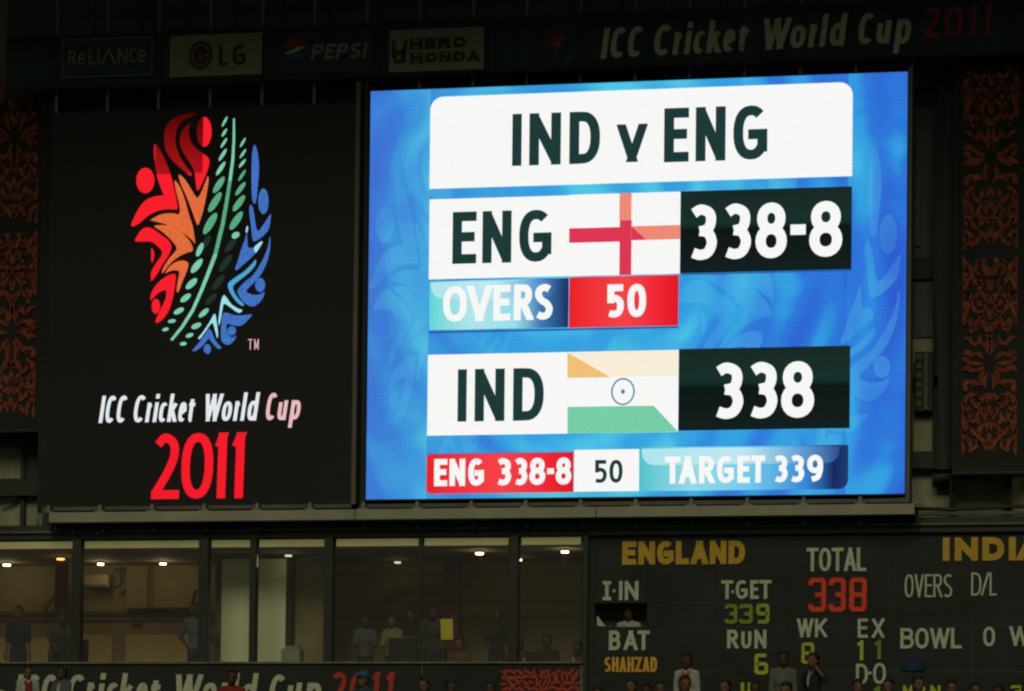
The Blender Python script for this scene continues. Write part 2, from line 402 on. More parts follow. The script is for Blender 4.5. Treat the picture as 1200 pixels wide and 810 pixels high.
def flat(name, pts, y, mat, parent):
    return MB().poly([(a, y, b) for a, b in pts]).build(name, mat, parent)

# ================================================================== THE SETTING
struct('ground', MB().poly([(-400, -400, -8.3), (400, -400, -8.3), (400, 400, -8.3), (-400, 400, -8.3)]), M['grass'])
F1, STEP, RISE = -4.42, .80, .40
tb = MB(); z = F1
tb.box(-14, 26, -1.85, 0.30, -8.3, F1)
for i in range(1, 9):
    tb.box(-14, 26, -1.85-STEP*i, -1.85-STEP*(i-1), -8.3, F1-RISE*i)
struct('terrace', tb, M['terrace'])
bb = MB()
for i in range(0, 8):
    y1 = -1.05-STEP*i if i else -.35
    bb.box(-13.5, 25.5, y1-.30-(.15 if i == 0 else 0), y1, F1-RISE*i+.36, F1-RISE*i+.42)
bo = struct('bench_rows', bb, M['concrete_dark'])

# unseen roof canopy above the frame, reach and height set to shade the wall's top
rt = thing('unseen_roof_canopy', 'unseen dark stadium roof canopy set to shade the top of the wall', 'roof', (5, -7, 13.35))
MB().box(-30, 40, -14.2, 1.6, 13.35, 13.2).build('roof_sheet', M['roof'], rt)
for i in range(12):
    MB().box(-28+i*6, -27.8+i*6, -14.0, 1.5, 12.95, 13.347).build('rafter', M['roof'], rt)

# dark cladding wall behind the screens
XL, XR = P(-70, 300, 1.2).x, P(1098, 300, 1.2).x
wt = thing('cladding_wall', 'dark cladding wall rising behind the two screens and the fascia', 'wall', (4, 1.2, 0))
px = -6.2; n = 0
pw = .86
while px < 13.2:
    lo = -.35
    if px+pw > P(1069, 300, 1.2).x or px < P(52, 300, 1.2).x: lo = 7.1
    MB().box(px+.008, px+pw-.008, 1.2, 1.26, lo, 13.2).build('cladding_panel', M['cladding'], wt, bevel=.006)
    px += pw
MB().box(-7, 14, 1.27, 1.3, 7.0, 13.2).build('backing', M['cladding'], wt)

# pale rear wall seen in the gaps left and right of the screens
rw = thing('rear_wall', 'pale concrete rear wall seen in the gaps beside and below the hanging banners', 'wall', (4, 1.6, 0))
MB().box(-10, 16, 1.6, 1.7, -.75, 13.2).build('wall', M['concrete'], rw)
for a, b, yy in ((525, 561, 3.12), (582, 616, 3.12)):
    pass
def slab(px0, px1, pyt, pyb, y, mat, par, name, d=.08, bevel=0):
    x0, x1, z0, z1 = box4(px0, px1, pyt, pyb, y)
    return MB().box(x0, x1, y, y+d, z0, z1).build(name, mat, par, bevel=bevel)
# things on the rear wall, right gap
slab(1100, 1113, 560, 577, 1.5, M['pipe'], rw, 'cable_box', .095)
# steel frame of beams and posts behind, dark
bf = thing('rear_frame', 'dark steel frame of beams standing in front of the pale rear wall', 'frame', (4, 1.34, 0))
slab(1060, 1240, 528, 548, 1.34, M['pipe'], bf, 'beam', .12)
slab(-40, 60, 561, 581, 1.34, M['pipe'], bf, 'beam', .12)
slab(-40, 60, 497, 522, 1.34, M['pipe'], bf, 'beam', .12)
slab(1093, 1107, 300, 566, 1.47, M['pipe'], bf, 'post', .08)
slab(31, 56, 515, 562, 1.47, M['pipe'], bf, 'post', .08)
slab(24, 29, 515, 618, 1.47, M['pipe'], bf, 'post', .08)
slab(1060, 1240, 440, 452, 1.47, M['pipe'], bf, 'beam', .08)
slab(1060, 1240, 300, 325, 1.47, M['pipe'], bf, 'beam', .08)
slab(1052, 1120, 50, 322, 1.555, M['cladding'], bf, 'infill_panel', .04)
slab(1052, 1120, 330, 395, 1.555, M['cladding'], bf, 'infill_panel', .04)
MB().tube([P(0, 590, 1.42), P(14, 586, 1.42), P(30, 578, 1.42), P(46, 560, 1.42)], .025).build('brace', M['pipe'], bf)
MB().tube([P(1095, 560, 1.25), P(1130, 556, 1.25), P(1180, 546, 1.25)], .09).build('shade_bar', M['pipe'], bf)  # dark tube added to stand for the shade beneath the banner
mtile = MB()
for px_ in (1115, 1119.5, 1179, 1184):
    a, b = P(px_, 540, 1.2), P(px_-1, 618, 1.2)
    whole('drain_pipe', MB().tube([a, b], .026 if px_ in (1115, 1179) else .032), M['pipe'],
          {1115: 'left pipe of the pair under the left edge of the hanging banner', 1119.5: 'right pipe of the pair under the left edge of the hanging banner',
           1179: 'left pipe of the pair under the right half of the hanging banner', 1184: 'right pipe of the pair under the right half of the hanging banner'}[px_],
          'pipe', 'thin vertical pipes below the right banner', smooth=True)
whole('wall_pipe', MB().tube([P(1062, 596, 1.1), P(1110, 597, 1.1), P(1178, 594, 1.1), P(1240, 592, 1.1)], .035), M['pipe'],
      'dark horizontal pipe on the pale wall above the word INDIA', 'pipe', smooth=True)
whole('coping_strip', MB().box(P(1072, 601, .9).x, 16, .9, 1.05, P(1130, 603.5, .9).z, P(1130, 599.5, .9).z), M['strip'],
      'narrow pale ledge above the scoreboard to the right of the beam', 'ledge')
whole('pale_conduit', MB().tube([P(44, 595, .9), P(44, 618, .9)], .022), M['pipe_pale'], 'short pale upright conduit left of the screen beam', 'pipe', smooth=True)
# equipment in the right gap
eq = thing('air_unit', 'beige louvred equipment cabinet in the gap right of the lit screen', 'cabinet', P(1082, 480, 1.25))
slab(1072, 1093, 412, 482, 1.25, M['concrete_dark'], eq, 'casing', .2, .01)
for i in range(6):
    slab(1074, 1080, 415+i*11, 421+i*11, 1.22, M['strip'], eq, 'louvre', .028)
slab(1083, 1087, 414, 480, 1.2, M['strip'], eq, 'conduit', .04)
whole('junction_panel', MB().box(*box4(1070, 1093, 487, 531, 1.5)[:2], 1.5, 1.56, *box4(1070, 1093, 487, 531, 1.5)[2:]), M['concrete'],
      'flat beige panel below the louvred cabinet right of the lit screen', 'panel', bevel=.01)
whole('cable_tray', MB().box(*box4(1073, 1079, 146, 288, 1.5)[:2], 1.5, 1.56, *box4(1073, 1079, 146, 288, 1.5)[2:]), M['frame'],
      'thin grey upright cable tray beside the upper right edge of the lit screen', 'cable tray')

# ================================================================== GANTRY: posts and brackets
gt = thing('steel_gantry', 'row of thin galvanised posts carrying the fascia banner', 'gantry', (4, .4, 7))
POSTX = [P(67+0*i, 60, .4).x for i in (0,)]
x0p = P(67, 60, .4).x; pitch_ = (P(1003, 75, .4).x-x0p)/15.0
for i in range(0, 17):
    xx = x0p+pitch_*i
    MB().box(xx-.024, xx+.024, .40, .45, 6.72, 9.4).build('post', M['post'], gt)
MB().box(-6, 14, .452, .50, 7.55, 7.63).build('rail', M['cladding'], gt)
MB().box(-6, 14, .452, .50, 8.85, 8.93).build('rail', M['cladding'], gt)

# ================================================================== LIT SCREEN
HW = 9.151
ls = thing('lit_screen', 'big lit blue LED screen showing the IND v ENG score', 'LED screen', (HW/2, 0, 0))
MB().box(0.0, HW, .012, .38, 0.0, 7.0).build('housing', M['housing'], ls)
def blue_mat():
    mt, t, out = nodes('blue_display'); N, L = t.nodes, t.links
    e = N.new('ShaderNodeEmission'); L.new(e.outputs[0], out.inputs[0])
    tc = N.new('ShaderNodeTexCoord'); sp = N.new('ShaderNodeSeparateXYZ'); L.new(tc.outputs['Object'], sp.inputs[0])
    X = mathn(t, 'ADD', sp.outputs['X'], HW/2); Z = sp.outputs['Z']
    n1 = N.new('ShaderNodeTexNoise'); n1.inputs['Scale'].default_value = .52; n1.inputs['Detail'].default_value = 2.2; n1.inputs['Distortion'].default_value = 1.2
    L.new(tc.outputs['Object'], n1.inputs['Vector'])
    # curled feather shapes: rings distorted by noise
    wv = N.new('ShaderNodeTexWave'); wv.wave_type = 'RINGS'; wv.rings_direction = 'Y'; wv.inputs['Scale'].default_value = .42
    wv.inputs['Distortion'].default_value = 7.5; wv.inputs['Detail'].default_value = 1.2; wv.inputs['Detail Scale'].default_value = .55
    mp = N.new('ShaderNodeMapping'); mp.inputs['Location'].default_value = (1.5, 0, -3.2); mp.inputs['Scale'].default_value = (1, 1, .8)
    L.new(tc.outputs['Object'], mp.inputs[0]); L.new(mp.outputs[0], wv.inputs['Vector'])
    # bump towards the middle, narrower
    cx = mathn(t, 'ABSOLUTE', mathn(t, 'SUBTRACT', X, 4.2)); cen = mathn(t, 'SUBTRACT', 1.0, mathn(t, 'MULTIPLY', cx, .22))
    f = mathn(t, 'ADD', mathn(t, 'MULTIPLY', n1.outputs[0], .75), mathn(t, 'MULTIPLY', wv.outputs['Fac'], .17))
    inn = mathn(t, 'MULTIPLY', mathn(t, 'GREATER_THAN', X, 1.07), mathn(t, 'LESS_THAN', X, 8.16))
    f = mathn(t, 'ADD', f, mathn(t, 'MULTIPLY', cen, .46))
    edge = mathn(t, 'MULTIPLY', mathn(t, 'GREATER_THAN', X, 8.16), mathn(t, 'MULTIPLY', mathn(t, 'SUBTRACT', 9.15, X), .16))
    edge2 = mathn(t, 'MULTIPLY', mathn(t, 'LESS_THAN', X, 1.07), mathn(t, 'MULTIPLY', X, .22))
    f = mathn(t, 'ADD', mathn(t, 'ADD', f, edge), edge2)
    cr = N.new('ShaderNodeValToRGB'); L.new(f, cr.inputs[0]); cr.color_ramp.interpolation = 'EASE'
    cr.color_ramp.elements.new(.5); cr.color_ramp.elements.new(.6)
    for el, (p, c) in zip(cr.color_ramp.elements, ((.24, srgb(46, 92, 208)), (.52, srgb(46, 118, 218)), (.74, srgb(52, 160, 224)), (1.0, srgb(78, 200, 230)))):
        el.position = p; el.color = c
    # the left of the picture is a little greyer
    lf = N.new('ShaderNodeMapRange'); lf.inputs[1].default_value = 3; lf.inputs[2].default_value = 0; lf.inputs[3].default_value = 0; lf.inputs[4].default_value = .45; L.new(X, lf.inputs[0])
    mx = N.new('ShaderNodeMix'); mx.data_type = 'RGBA'; L.new(lf.outputs[0], mx.inputs['Factor']); L.new(cr.outputs[0], mx.inputs['A']); mx.inputs['B'].default_value = srgb(76, 128, 206)
    # LED modules and pixels
    g = N.new('ShaderNodeTexNoise'); g.inputs['Scale'].default_value = 24; L.new(tc.outputs['Object'], g.inputs['Vector'])
    gx = mathn(t, 'MULTIPLY', mathn(t, 'SINE', mathn(t, 'MULTIPLY', X, 2*math.pi/.064)), .030)
    gz = mathn(t, 'MULTIPLY', mathn(t, 'SINE', mathn(t, 'MULTIPLY', Z, 2*math.pi/.064)), .030)
    k = mathn(t, 'ADD', mathn(t, 'ADD', mathn(t, 'MULTIPLY', g.outputs[0], .12), .94), mathn(t, 'ADD', gx, gz))
    sc = N.new('ShaderNodeVectorMath'); sc.operation = 'SCALE'; L.new(mx.outputs['Result'], sc.inputs[0]); L.new(k, sc.inputs['Scale'])
    L.new(sc.outputs[0], e.inputs[0]); return mt
def faint():
    mt, t, out = nodes('led_faint_figure'); N, L = t.nodes, t.links
    e = N.new('ShaderNodeEmission'); e.inputs[0].default_value = srgb(96, 206, 236); tr = N.new('ShaderNodeBsdfTransparent'); mx = N.new('ShaderNodeMixShader')
    tc = N.new('ShaderNodeTexCoord'); g = N.new('ShaderNodeTexNoise'); g.inputs['Scale'].default_value = 1.1; L.new(tc.outputs['Object'], g.inputs['Vector'])
    r = N.new('ShaderNodeMapRange'); r.inputs[1].default_value = .35; r.inputs[2].default_value = .7; r.inputs[3].default_value = .08; r.inputs[4].default_value = .27; L.new(g.outputs[0], r.inputs[0])
    L.new(r.outputs[0], mx.inputs[0]); L.new(tr.outputs[0], mx.inputs[1]); L.new(e.outputs[0], mx.inputs[2]); L.new(mx.outputs[0], out.inputs[0]); return mt
FAINT = faint()
WHITE = led('led_white', srgb(247, 247, 246), grain=.02)
INK = led('led_ink', srgb(30, 58, 56), grain=.12)
BLACKG = led('led_black_panel', None, stops=[(0, srgb(20, 32, 30)), (.52, srgb(14, 24, 22)), (.60, srgb(24, 48, 44)), (1, srgb(26, 42, 38))], axis='Z', grain=.08)
REDP = led('led_red_panel', None, stops=[(0, srgb(236, 32, 40)), (.5, srgb(246, 66, 70)), (.8, srgb(240, 40, 52)), (1, srgb(228, 22, 34))], grain=.04)
CYANP = led('led_overs_panel', None, stops=[(0, srgb(92, 214, 216)), (.3, srgb(176, 230, 234)), (.62, srgb(150, 222, 236)), (.8, srgb(64, 120, 180)), (1, srgb(20, 46, 92))], grain=.04)
CYANT = led('led_target_panel', None, stops=[(0, srgb(80, 196, 206)), (.25, srgb(150, 218, 230)), (.52, srgb(110, 204, 234)), (.78, srgb(60, 140, 220)), (.93, srgb(24, 40, 98)), (1, srgb(34, 60, 110))], grain=.04)
GLOSS = led('led_gloss', srgb(196, 236, 240), grain=.03)
PINK = led('led_pink', srgb(222, 54, 84), grain=.04); SALM = led('led_salmon', srgb(238, 138, 116), grain=.04)
SAFF = led('led_saffron', srgb(240, 192, 118), grain=.04); SAFP = led('led_pale_saffron', srgb(248, 238, 218), grain=.02)
GRN = led('led_green', srgb(118, 206, 166), grain=.05); WHEEL = led('led_wheel', srgb(60, 140, 170))
SHAD = led('led_shadow', srgb(24, 60, 120), grain=.05)
MB().poly([(0.02, 0, .02), (HW-.02, 0, .02), (HW-.02, 0, 6.98), (0.02, 0, 6.98)]).build('display', blue_mat(), ls)
fm = MB()
MB().box(HW+.002, HW+.062, -.03, .38, -.06, 7.05).build('frame_edge', M['frame'], ls)
MB().box(-.075, -.003, -.02, .38, -.06, 7.0).build('frame_edge', M['housing'], ls)
MB().box(-.075, HW+.062, -.05, .38, -.128, -.062).build('frame_edge', M['strip'], ls)
def panel(px0, px1, pyt, pyb, mat, name='panel', rad=(0, 0, 0, 0), y=-.004, parent=ls):
    b = box4(px0, px1, pyt, pyb, y)
    return flat(name, rrect(b[0], b[1], b[2], b[3], rad), y, mat, parent), b
tp, _ = panel(504, 999, 105, 214.0, WHITE, 'title_panel', (0, 0, .22, .22))
letters([('I', 600, 611), ('N', 620, 657), ('D', 667, 703)], 132, 193, -.008, 11.8, tp, INK)
letters([('v', 724, 757)], 145.5, 190, -.008, 10.5, tp, INK)
letters([('E', 778, 807), ('N', 815, 850), ('G', 859, 899)], 125, 188.5, -.008, 11.8, tp, INK)
a, _ = panel(503, 797, 229.5, 324, WHITE, 'team_panel')
letters([('E', 530, 558), ('N', 565, 599), ('G', 608, 646)], 247, 308, -.008, 11.4, a, INK)
fl, b = panel(667, 797, 226.5, 322.3, WHITE, 'flag', y=-.006)
panel(726, 740, 226.5, 258, SALM, 'cross_bar', y=-.009, parent=fl)
panel(726, 740, 258.1, 322.3, PINK, 'cross_bar', y=-.009, parent=fl)
panel(667, 726.6, 267, 284, PINK, 'cross_bar', y=-.009, parent=fl)
panel(739.4, 797, 264.5, 281, SALM, 'cross_bar', y=-.009, parent=fl)
q = [P(740.1, 265.5, -.011), P(740.1, 281.5, -.011), P(757, 281, -.011)]
MB().poly(q).build('cross_shade', PINK, fl)
bp_, _ = panel(797.3, 998, 221.5, 318, BLACKG, 'score_panel')
letters([('3', 806, 840), ('3', 846, 880), ('8', 885, 922), ('-', 926, 944), ('8', 948, 987)], 237.5, 303, -.008, 12.2, bp_, WHITE)
op, _ = panel(503, 666, 328, 385.3, CYANP, 'overs_panel')
letters([('O', 519, 547), ('V', 547.5, 576), ('E', 578, 598), ('R', 602, 624), ('S', 626, 648)], 334, 376, -.008, 8.4, op, WHITE)
rp, _ = panel(667, 795, 323.6, 383, REDP, 'overs_count_panel')
letters([('5', 710, 731), ('0', 735, 757)], 333, 372, -.008, 8.2, rp, WHITE)
a, _ = panel(501, 795, 413, 508.5, WHITE, 'team_panel')
letters([('I', 536, 546.5), ('N', 556, 591), ('D', 601, 637)], 432, 493.5, -.008, 11.4, a, INK)
fl, b = panel(665, 795, 411.5, 506.8, WHITE, 'flag', y=-.006)
panel(665, 795, 411.5, 441.5, SAFP, 'flag_band', y=-.009, parent=fl)
q = [P(665, 414, -.012), P(665, 443, -.012), P(715, 442, -.012), P(668, 415, -.012)]
MB().poly(q).build('flag_band', SAFF, fl)
q = [P(665, 508.3, -.009), P(794.7, 506, -.009), P(766, 475.5, -.009), P(665, 477, -.009)]
MB().poly(q).build('flag_band', GRN, fl)
ce = P(730, 459, -.010)
mb = MB()
for qd in strip([(ce.x+.188*math.cos(t), ce.z+.215*math.sin(t)) for t in [2*math.pi*i/28 for i in range(29)]], .028): mb.poly([(u_, -.010, v_) for u_, v_ in qd])
mb.build('wheel', WHEEL, fl)
MB().poly([(ce.x+.035*math.cos(t), -.010, ce.z+.04*math.sin(t)) for t in [2*math.pi*i/10 for i in range(10)]]).build('wheel_hub', WHEEL, fl)
bp_, _ = panel(795.3, 996, 407.2, 503.3, BLACKG, 'score_panel')
letters([('3', 835, 871), ('3', 875.5, 911), ('8', 915, 954)], 424, 490.5, -.008, 12.6, bp_, WHITE)
rp, _ = panel(500, 672, 531.5, 577.8, REDP, 'innings_panel', (.07, 0, 0, .05))
letters([('E', 508.6, 524), ('N', 526.5, 545), ('G', 548.5, 567), ('3', 581, 599), ('3', 601.5, 618), ('8', 620, 639), ('-', 641, 649), ('8', 651, 669.5)], 537, 569, -.008, 6.9, rp, WHITE)
wp, _ = panel(672.7, 749, 526.8, 576, WHITE, 'overs_count_panel')
letters([('5', 696, 711), ('0', 714, 729.5)], 539, 566, -.008, 4.6, wp, INK)
tg, _ = panel(750, 994, 523, 574.5, CYANT, 'target_panel', (.05, .16, 0, 0))
letters([('T', 779, 797), ('A', 796, 815.5), ('R', 819, 837), ('G', 840, 860), ('E', 864, 878.6), ('T', 880, 896.6), ('3', 906, 923), ('3', 925, 942.5), ('9', 945.5, 964.4)], 534, 566, -.008, 6.5, tg, WHITE)
# glossy upper halves and drop shadows of the picture's bars
for (a0, a1, b0, b1, par) in ((505, 655, 329.5, 349, op), (752, 984, 524.5, 544, tg)):
    bx = box4(a0, a1, b0, b1, -.006)
    flat('gloss', rrect(*bx, (.22, .22, .02, .02)), -.006, led('led_gloss_band', None, stops=[(0, srgb(176, 228, 232)), (.5, srgb(190, 232, 240)), (.8, srgb(96, 160, 214)), (1, srgb(44, 76, 140))], grain=.03), par)
for (a0, a1, b0, b1) in ((503, 795, 385.5, 387.6), (797.5, 998, 318.3, 320), (501, 672, 529.8, 531.3)):
    if b0 > 500: a1 = 795
    if b0 == 385.5: a1 = 795
    bx = box4(a0, a1, b0, b1, -.003)
    flat('bar_shadow', rrect(*bx, (0, 0, 0, 0)), -.003, led('led_bar_shadow', srgb(36, 92, 168) if a1 != 999 else srgb(44, 116, 186), grain=.05), ls)

# ================================================================== DARK SCREEN WITH THE EMBLEM
XA, XB = P(57, 400, 0).x, P(414, 400, 0).x
ds = thing('dark_screen', 'unlit black LED screen with the coloured cricket ball emblem and red year', 'LED screen', ((XA+XB)/2, 0, -.05))
MB().box(XA, XB, .012, .38, -.05, 6.80).build('housing', M['housing'], ds)
mw, mh = (XB-XA)/6, 6.85/8
for i in range(6):
    for j in range(8):
        MB().box(XA+i*mw+.0007, XA+(i+1)*mw-.0007, 0.0+rnd.uniform(0, .001), .011, -.05+j*mh+.0007, -.05+(j+1)*mh-.0007).build('display_panel', M['screen_off'], ds)
MB().box(XB+.01, XB+.085, -.06, .38, -.06, 7.14).build('frame_edge', M['frame'], ds)
MB().box(XA-.05, XB+.009, -.05, .38, -.122, -.056).build('frame_edge', M['strip'], ds)

def A_(pts, s=5.4, ox=150, oy=125): return [(ox+u/s, oy+v/s) for u, v in pts]
def Cc(pts): return A_(pts, 5.4, 150, 265)
def Dd(pts): return A_(pts, 5.065, 220, 265)
def Bb(pts): return A_(pts, 5.4, 230, 125)
def ell(cx, cy, rx, ry, ang=0, n=16):
    c, s = math.cos(ang), math.sin(ang)
    return [(cx+rx*math.cos(t)*c-ry*math.sin(t)*s, cy+rx*math.cos(t)*s+ry*math.sin(t)*c) for t in [2*math.pi*i/n for i in range(n)]]
EMB = {'red': [], 'orange': [], 'seam': [], 'pale_seam': [], 'dark_seam': [], 'blue': [], 'cyan': [], 'white': []}
sp_ = lambda p: closed_spline(p, 3)
EMB['red'] += [sp_(A_(p)) for p in (
 [(430, 42), (340, 52), (270, 90), (235, 150), (230, 220), (245, 290), (290, 350), (340, 395), (392, 437), (400, 420), (370, 380), (330, 320), (305, 250), (300, 190), (315, 130), (345, 90), (390, 65), (430, 50)],
 [(395, 110), (360, 130), (335, 170), (328, 220), (340, 270), (375, 330), (410, 385), (425, 440), (432, 510), (440, 532), (455, 515), (480, 460), (505, 400), (515, 350), (505, 320), (470, 295), (430, 265), (400, 225), (385, 180), (385, 140)],
 [(172, 235), (165, 290), (170, 350), (180, 420), (195, 480), (222, 550), (222, 562), (170, 568), (110, 595), (65, 650), (35, 710), (20, 750), (35, 758), (70, 740), (130, 690), (190, 660), (250, 650), (300, 652), (315, 640), (305, 580), (290, 510), (270, 430), (240, 350), (205, 280)])]
EMB['red'] += [A_(ell(483, 160, 47, 95)), A_(ell(110, 468, 58, 82))]
EMB['red'] += [sp_(Cc(p)) for p in (
 [(45, 95), (60, 60), (85, 25), (120, 8), (160, 20), (210, 55), (255, 90), (275, 130), (260, 180), (215, 250), (185, 305), (150, 348), (145, 330), (148, 290), (175, 240), (210, 190), (215, 160), (190, 130), (150, 100), (100, 98)],
 [(148, 140), (165, 165), (165, 200), (150, 232)],
 [(300, 305), (250, 315), (190, 360), (150, 420), (143, 470), (165, 450), (200, 420), (235, 405), (243, 420), (235, 470), (205, 530), (175, 600), (190, 612), (230, 580), (265, 520), (290, 430), (300, 350)])]
EMB['red'] += [Cc(ell(177, 508, 27, 48))]
EMB['orange'] += [sp_(A_(p)) for p in (
 [(295, 468), (330, 510), (360, 590), (385, 680), (410, 760), (425, 864), (410, 850), (370, 815), (300, 775), (230, 742), (150, 722), (150, 712), (210, 682), (280, 675), (325, 680), (325, 620), (305, 540)],
 [(320, 432), (345, 445), (380, 490), (410, 540), (437, 577), (460, 550), (485, 490), (505, 440), (510, 470), (500, 540), (480, 640), (460, 710), (443, 750), (430, 730), (405, 660), (370, 570), (335, 490)])]
EMB['orange'] += [sp_(Cc(p)) for p in (
 [(165, 0), (240, -5), (300, 15), (360, 60), (400, 110), (410, 155), (370, 170), (320, 195), (270, 235), (230, 285), (215, 300), (225, 260), (265, 200), (300, 160), (305, 130), (270, 85), (215, 35)],
 [(235, 300), (260, 260), (300, 230), (345, 218), (382, 235), (370, 290), (345, 350), (320, 415), (308, 410), (315, 350), (325, 290), (300, 280), (265, 285)])]
def seams(lst, conv, key):
    for cx, cy, l_, w_, an in lst: EMB[key].append(conv(ell(cx, cy, l_/2, w_/2, -R(an), 12)))
seams([(180, 95, 75, 16, 62), (178, 165, 60, 18, 58), (175, 230, 75, 18, 58), (168, 305, 92, 22, 58), (155, 392, 105, 26, 57)], Bb, 'pale_seam')
seams([(143, 495, 125, 40, 57), (118, 605, 148, 44, 58), (88, 740, 160, 48, 59)], Bb, 'seam')
seams([(455, 150, 95, 34, 66), (435, 252, 112, 42, 52), (402, 365, 95, 40, 44), (365, 455, 80, 36, 38), (322, 538, 72, 34, 28), (278, 602, 50, 24, 10), (238, 654, 42, 22, 14), (350, 745, 44, 24, 8), (390, 692, 52, 26, 20), (433, 632, 68, 34, 24), (480, 550, 82, 32, 42)], Cc, 'pale_seam')
seams([(295, 228, 70, 15, 60), (296, 298, 70, 16, 56), (292, 360, 70, 18, 52)], Bb, 'pale_seam')
seams([(290, 435, 85, 20, 58), (280, 520, 105, 30, 54), (270, 612, 125, 40, 54), (253, 722, 140, 44, 56)], Bb, 'seam')
seams([(285, 55, 52, 36, 30)], Dd, 'pale_seam')
seams([(110, 95, 90, 36, 60), (255, 115, 105, 38, 52), (225, 220, 125, 42, 55), (180, 335, 112, 42, 52), (138, 435, 92, 36, 44)], Dd, 'dark_seam')
stem = [(274.4, 139), (274.4, 162), (273, 188), (269.8, 212), (266, 236), (261.5, 262), (258, 276), (252.6, 298.6), (244.5, 320), (235.8, 342), (226, 364), (214, 383), (201, 399)]
stw = [2.0, 2.8, 3.4, 3.8, 4.3, 4.6, 4.6, 4.4, 4.2, 4.0, 3.8, 3.6, 3.0]
Lp, Rp = [], []
for i, p in enumerate(stem):
    a, b = stem[max(i-1, 0)], stem[min(i+1, len(stem)-1)]; d = (b[0]-a[0], b[1]-a[1]); l = math.hypot(*d); nx, ny = -d[1]/l, d[0]/l
    Lp.append((p[0]+nx*stw[i]/2, p[1]+ny*stw[i]/2)); Rp.append((p[0]-nx*stw[i]/2, p[1]-ny*stw[i]/2))
STEM = [[Lp[i], Lp[i+1], Rp[i+1], Rp[i]] for i in range(len(stem)-1)]
EMB['blue'] += [sp_(Bb([(370, 240), (355, 290), (350, 380), (350, 500), (355, 590), (370, 615), (380, 590), (390, 500), (398, 400), (390, 300)])), Bb(ell(425, 600, 33, 82)),
 sp_([(293.9, 239.8), (292, 247), (293.9, 262), (294.6, 269), (296, 280.8), (299, 282.8), (306.9, 277.8), (314.8, 269), (317, 258), (317, 251), (309.6, 262), (302, 271), (298.9, 258), (296.7, 245)]),
 sp_(Dd([(350, 40), (340, 80), (320, 130), (300, 200), (283, 250), (290, 262), (330, 230), (380, 185), (400, 160), (388, 130), (360, 128), (354, 80)])),
 sp_(Dd([(488, 60), (475, 130), (440, 210), (390, 290), (340, 330), (300, 375), (298, 400), (330, 450), (380, 478), (420, 460), (450, 420), (455, 390), (430, 405), (390, 408), (355, 395), (350, 380), (390, 340), (440, 280), (475, 200), (490, 120)])),
 Dd(ell(430, 350, 30, 42)),
 sp_(Dd([(215, 515), (200, 580), (197, 660), (210, 695), (245, 705), (275, 680), (290, 650), (270, 660), (245, 650), (230, 610), (235, 580), (270, 590), (320, 590), (360, 555), (382, 525), (340, 528), (280, 530)])),
 Dd(ell(262, 622, 26, 28)), sp_(Dd([(130, 610), (100, 650), (60, 700), (28, 740), (50, 740), (90, 710), (125, 670), (150, 700), (180, 728), (200, 722), (165, 680)])), Dd(ell(117, 730, 22, 30))]
EMB['cyan'] += [sp_(Dd([(405, 200), (385, 220), (340, 265), (290, 300), (250, 330), (238, 355), (255, 400), (290, 450), (325, 475), (332, 462), (300, 430), (275, 390), (270, 355), (310, 320), (360, 280), (400, 235)]))]
EMB['white'] += [sp_(Dd([(352, 0), (344, 30), (350, 40), (356, 30), (358, 5)])), sp_(Dd([(445, 95), (430, 95), (392, 130), (402, 160), (425, 130)])),
 sp_(Dd([(215, 410), (200, 440), (190, 500), (183, 560), (185, 590), (195, 560), (205, 500), (215, 462), (250, 480), (300, 515), (325, 500), (300, 490), (260, 465), (235, 430)])),
 sp_(Dd([(160, 520), (130, 570), (90, 630), (62, 665), (75, 668), (110, 620), (145, 575), (160, 610), (175, 665), (180, 640), (172, 570)]))]
def emblem(conv, y, mats, parent, names):
    k = 0
    for key in EMB:
        for i, pl in enumerate(EMB[key]):
            MB().poly([(u_, y-i*.0003, v_) for u_, v_ in map(conv, pl)]).build(names[key], mats[key], parent)
        if key == 'seam':
            for sg, ky in ((STEM[:3], 'pale_seam'), (STEM[3:7], key), (STEM[7:], 'pale_seam')):
                mb = MB()
                for pl in sg: mb.poly([(u_, y-.012, v_) for u_, v_ in map(conv, pl)])
                mb.build('seam_line', mats[ky], parent)
for (qa, qb, qc, qd_) in ((.04, 2.6, .6, 6.3), (5.2, 9.05, .35, 6.6)):
    for key in ('red', 'orange', 'blue', 'cyan'):
        for i, pl in enumerate(EMB[key]):
            pts = [(qa+(p[0]-154)/164*(qb-qa), .0, qd_-(p[1]-133)/280*(qd_-qc)) for p in pl]
            pts = [(min(HW-.03, max(.03, x_)), -.0015-.00003*i, z_) for x_, _, z_ in pts]
            MB().poly(pts).build('faint_figure', FAINT, ls)
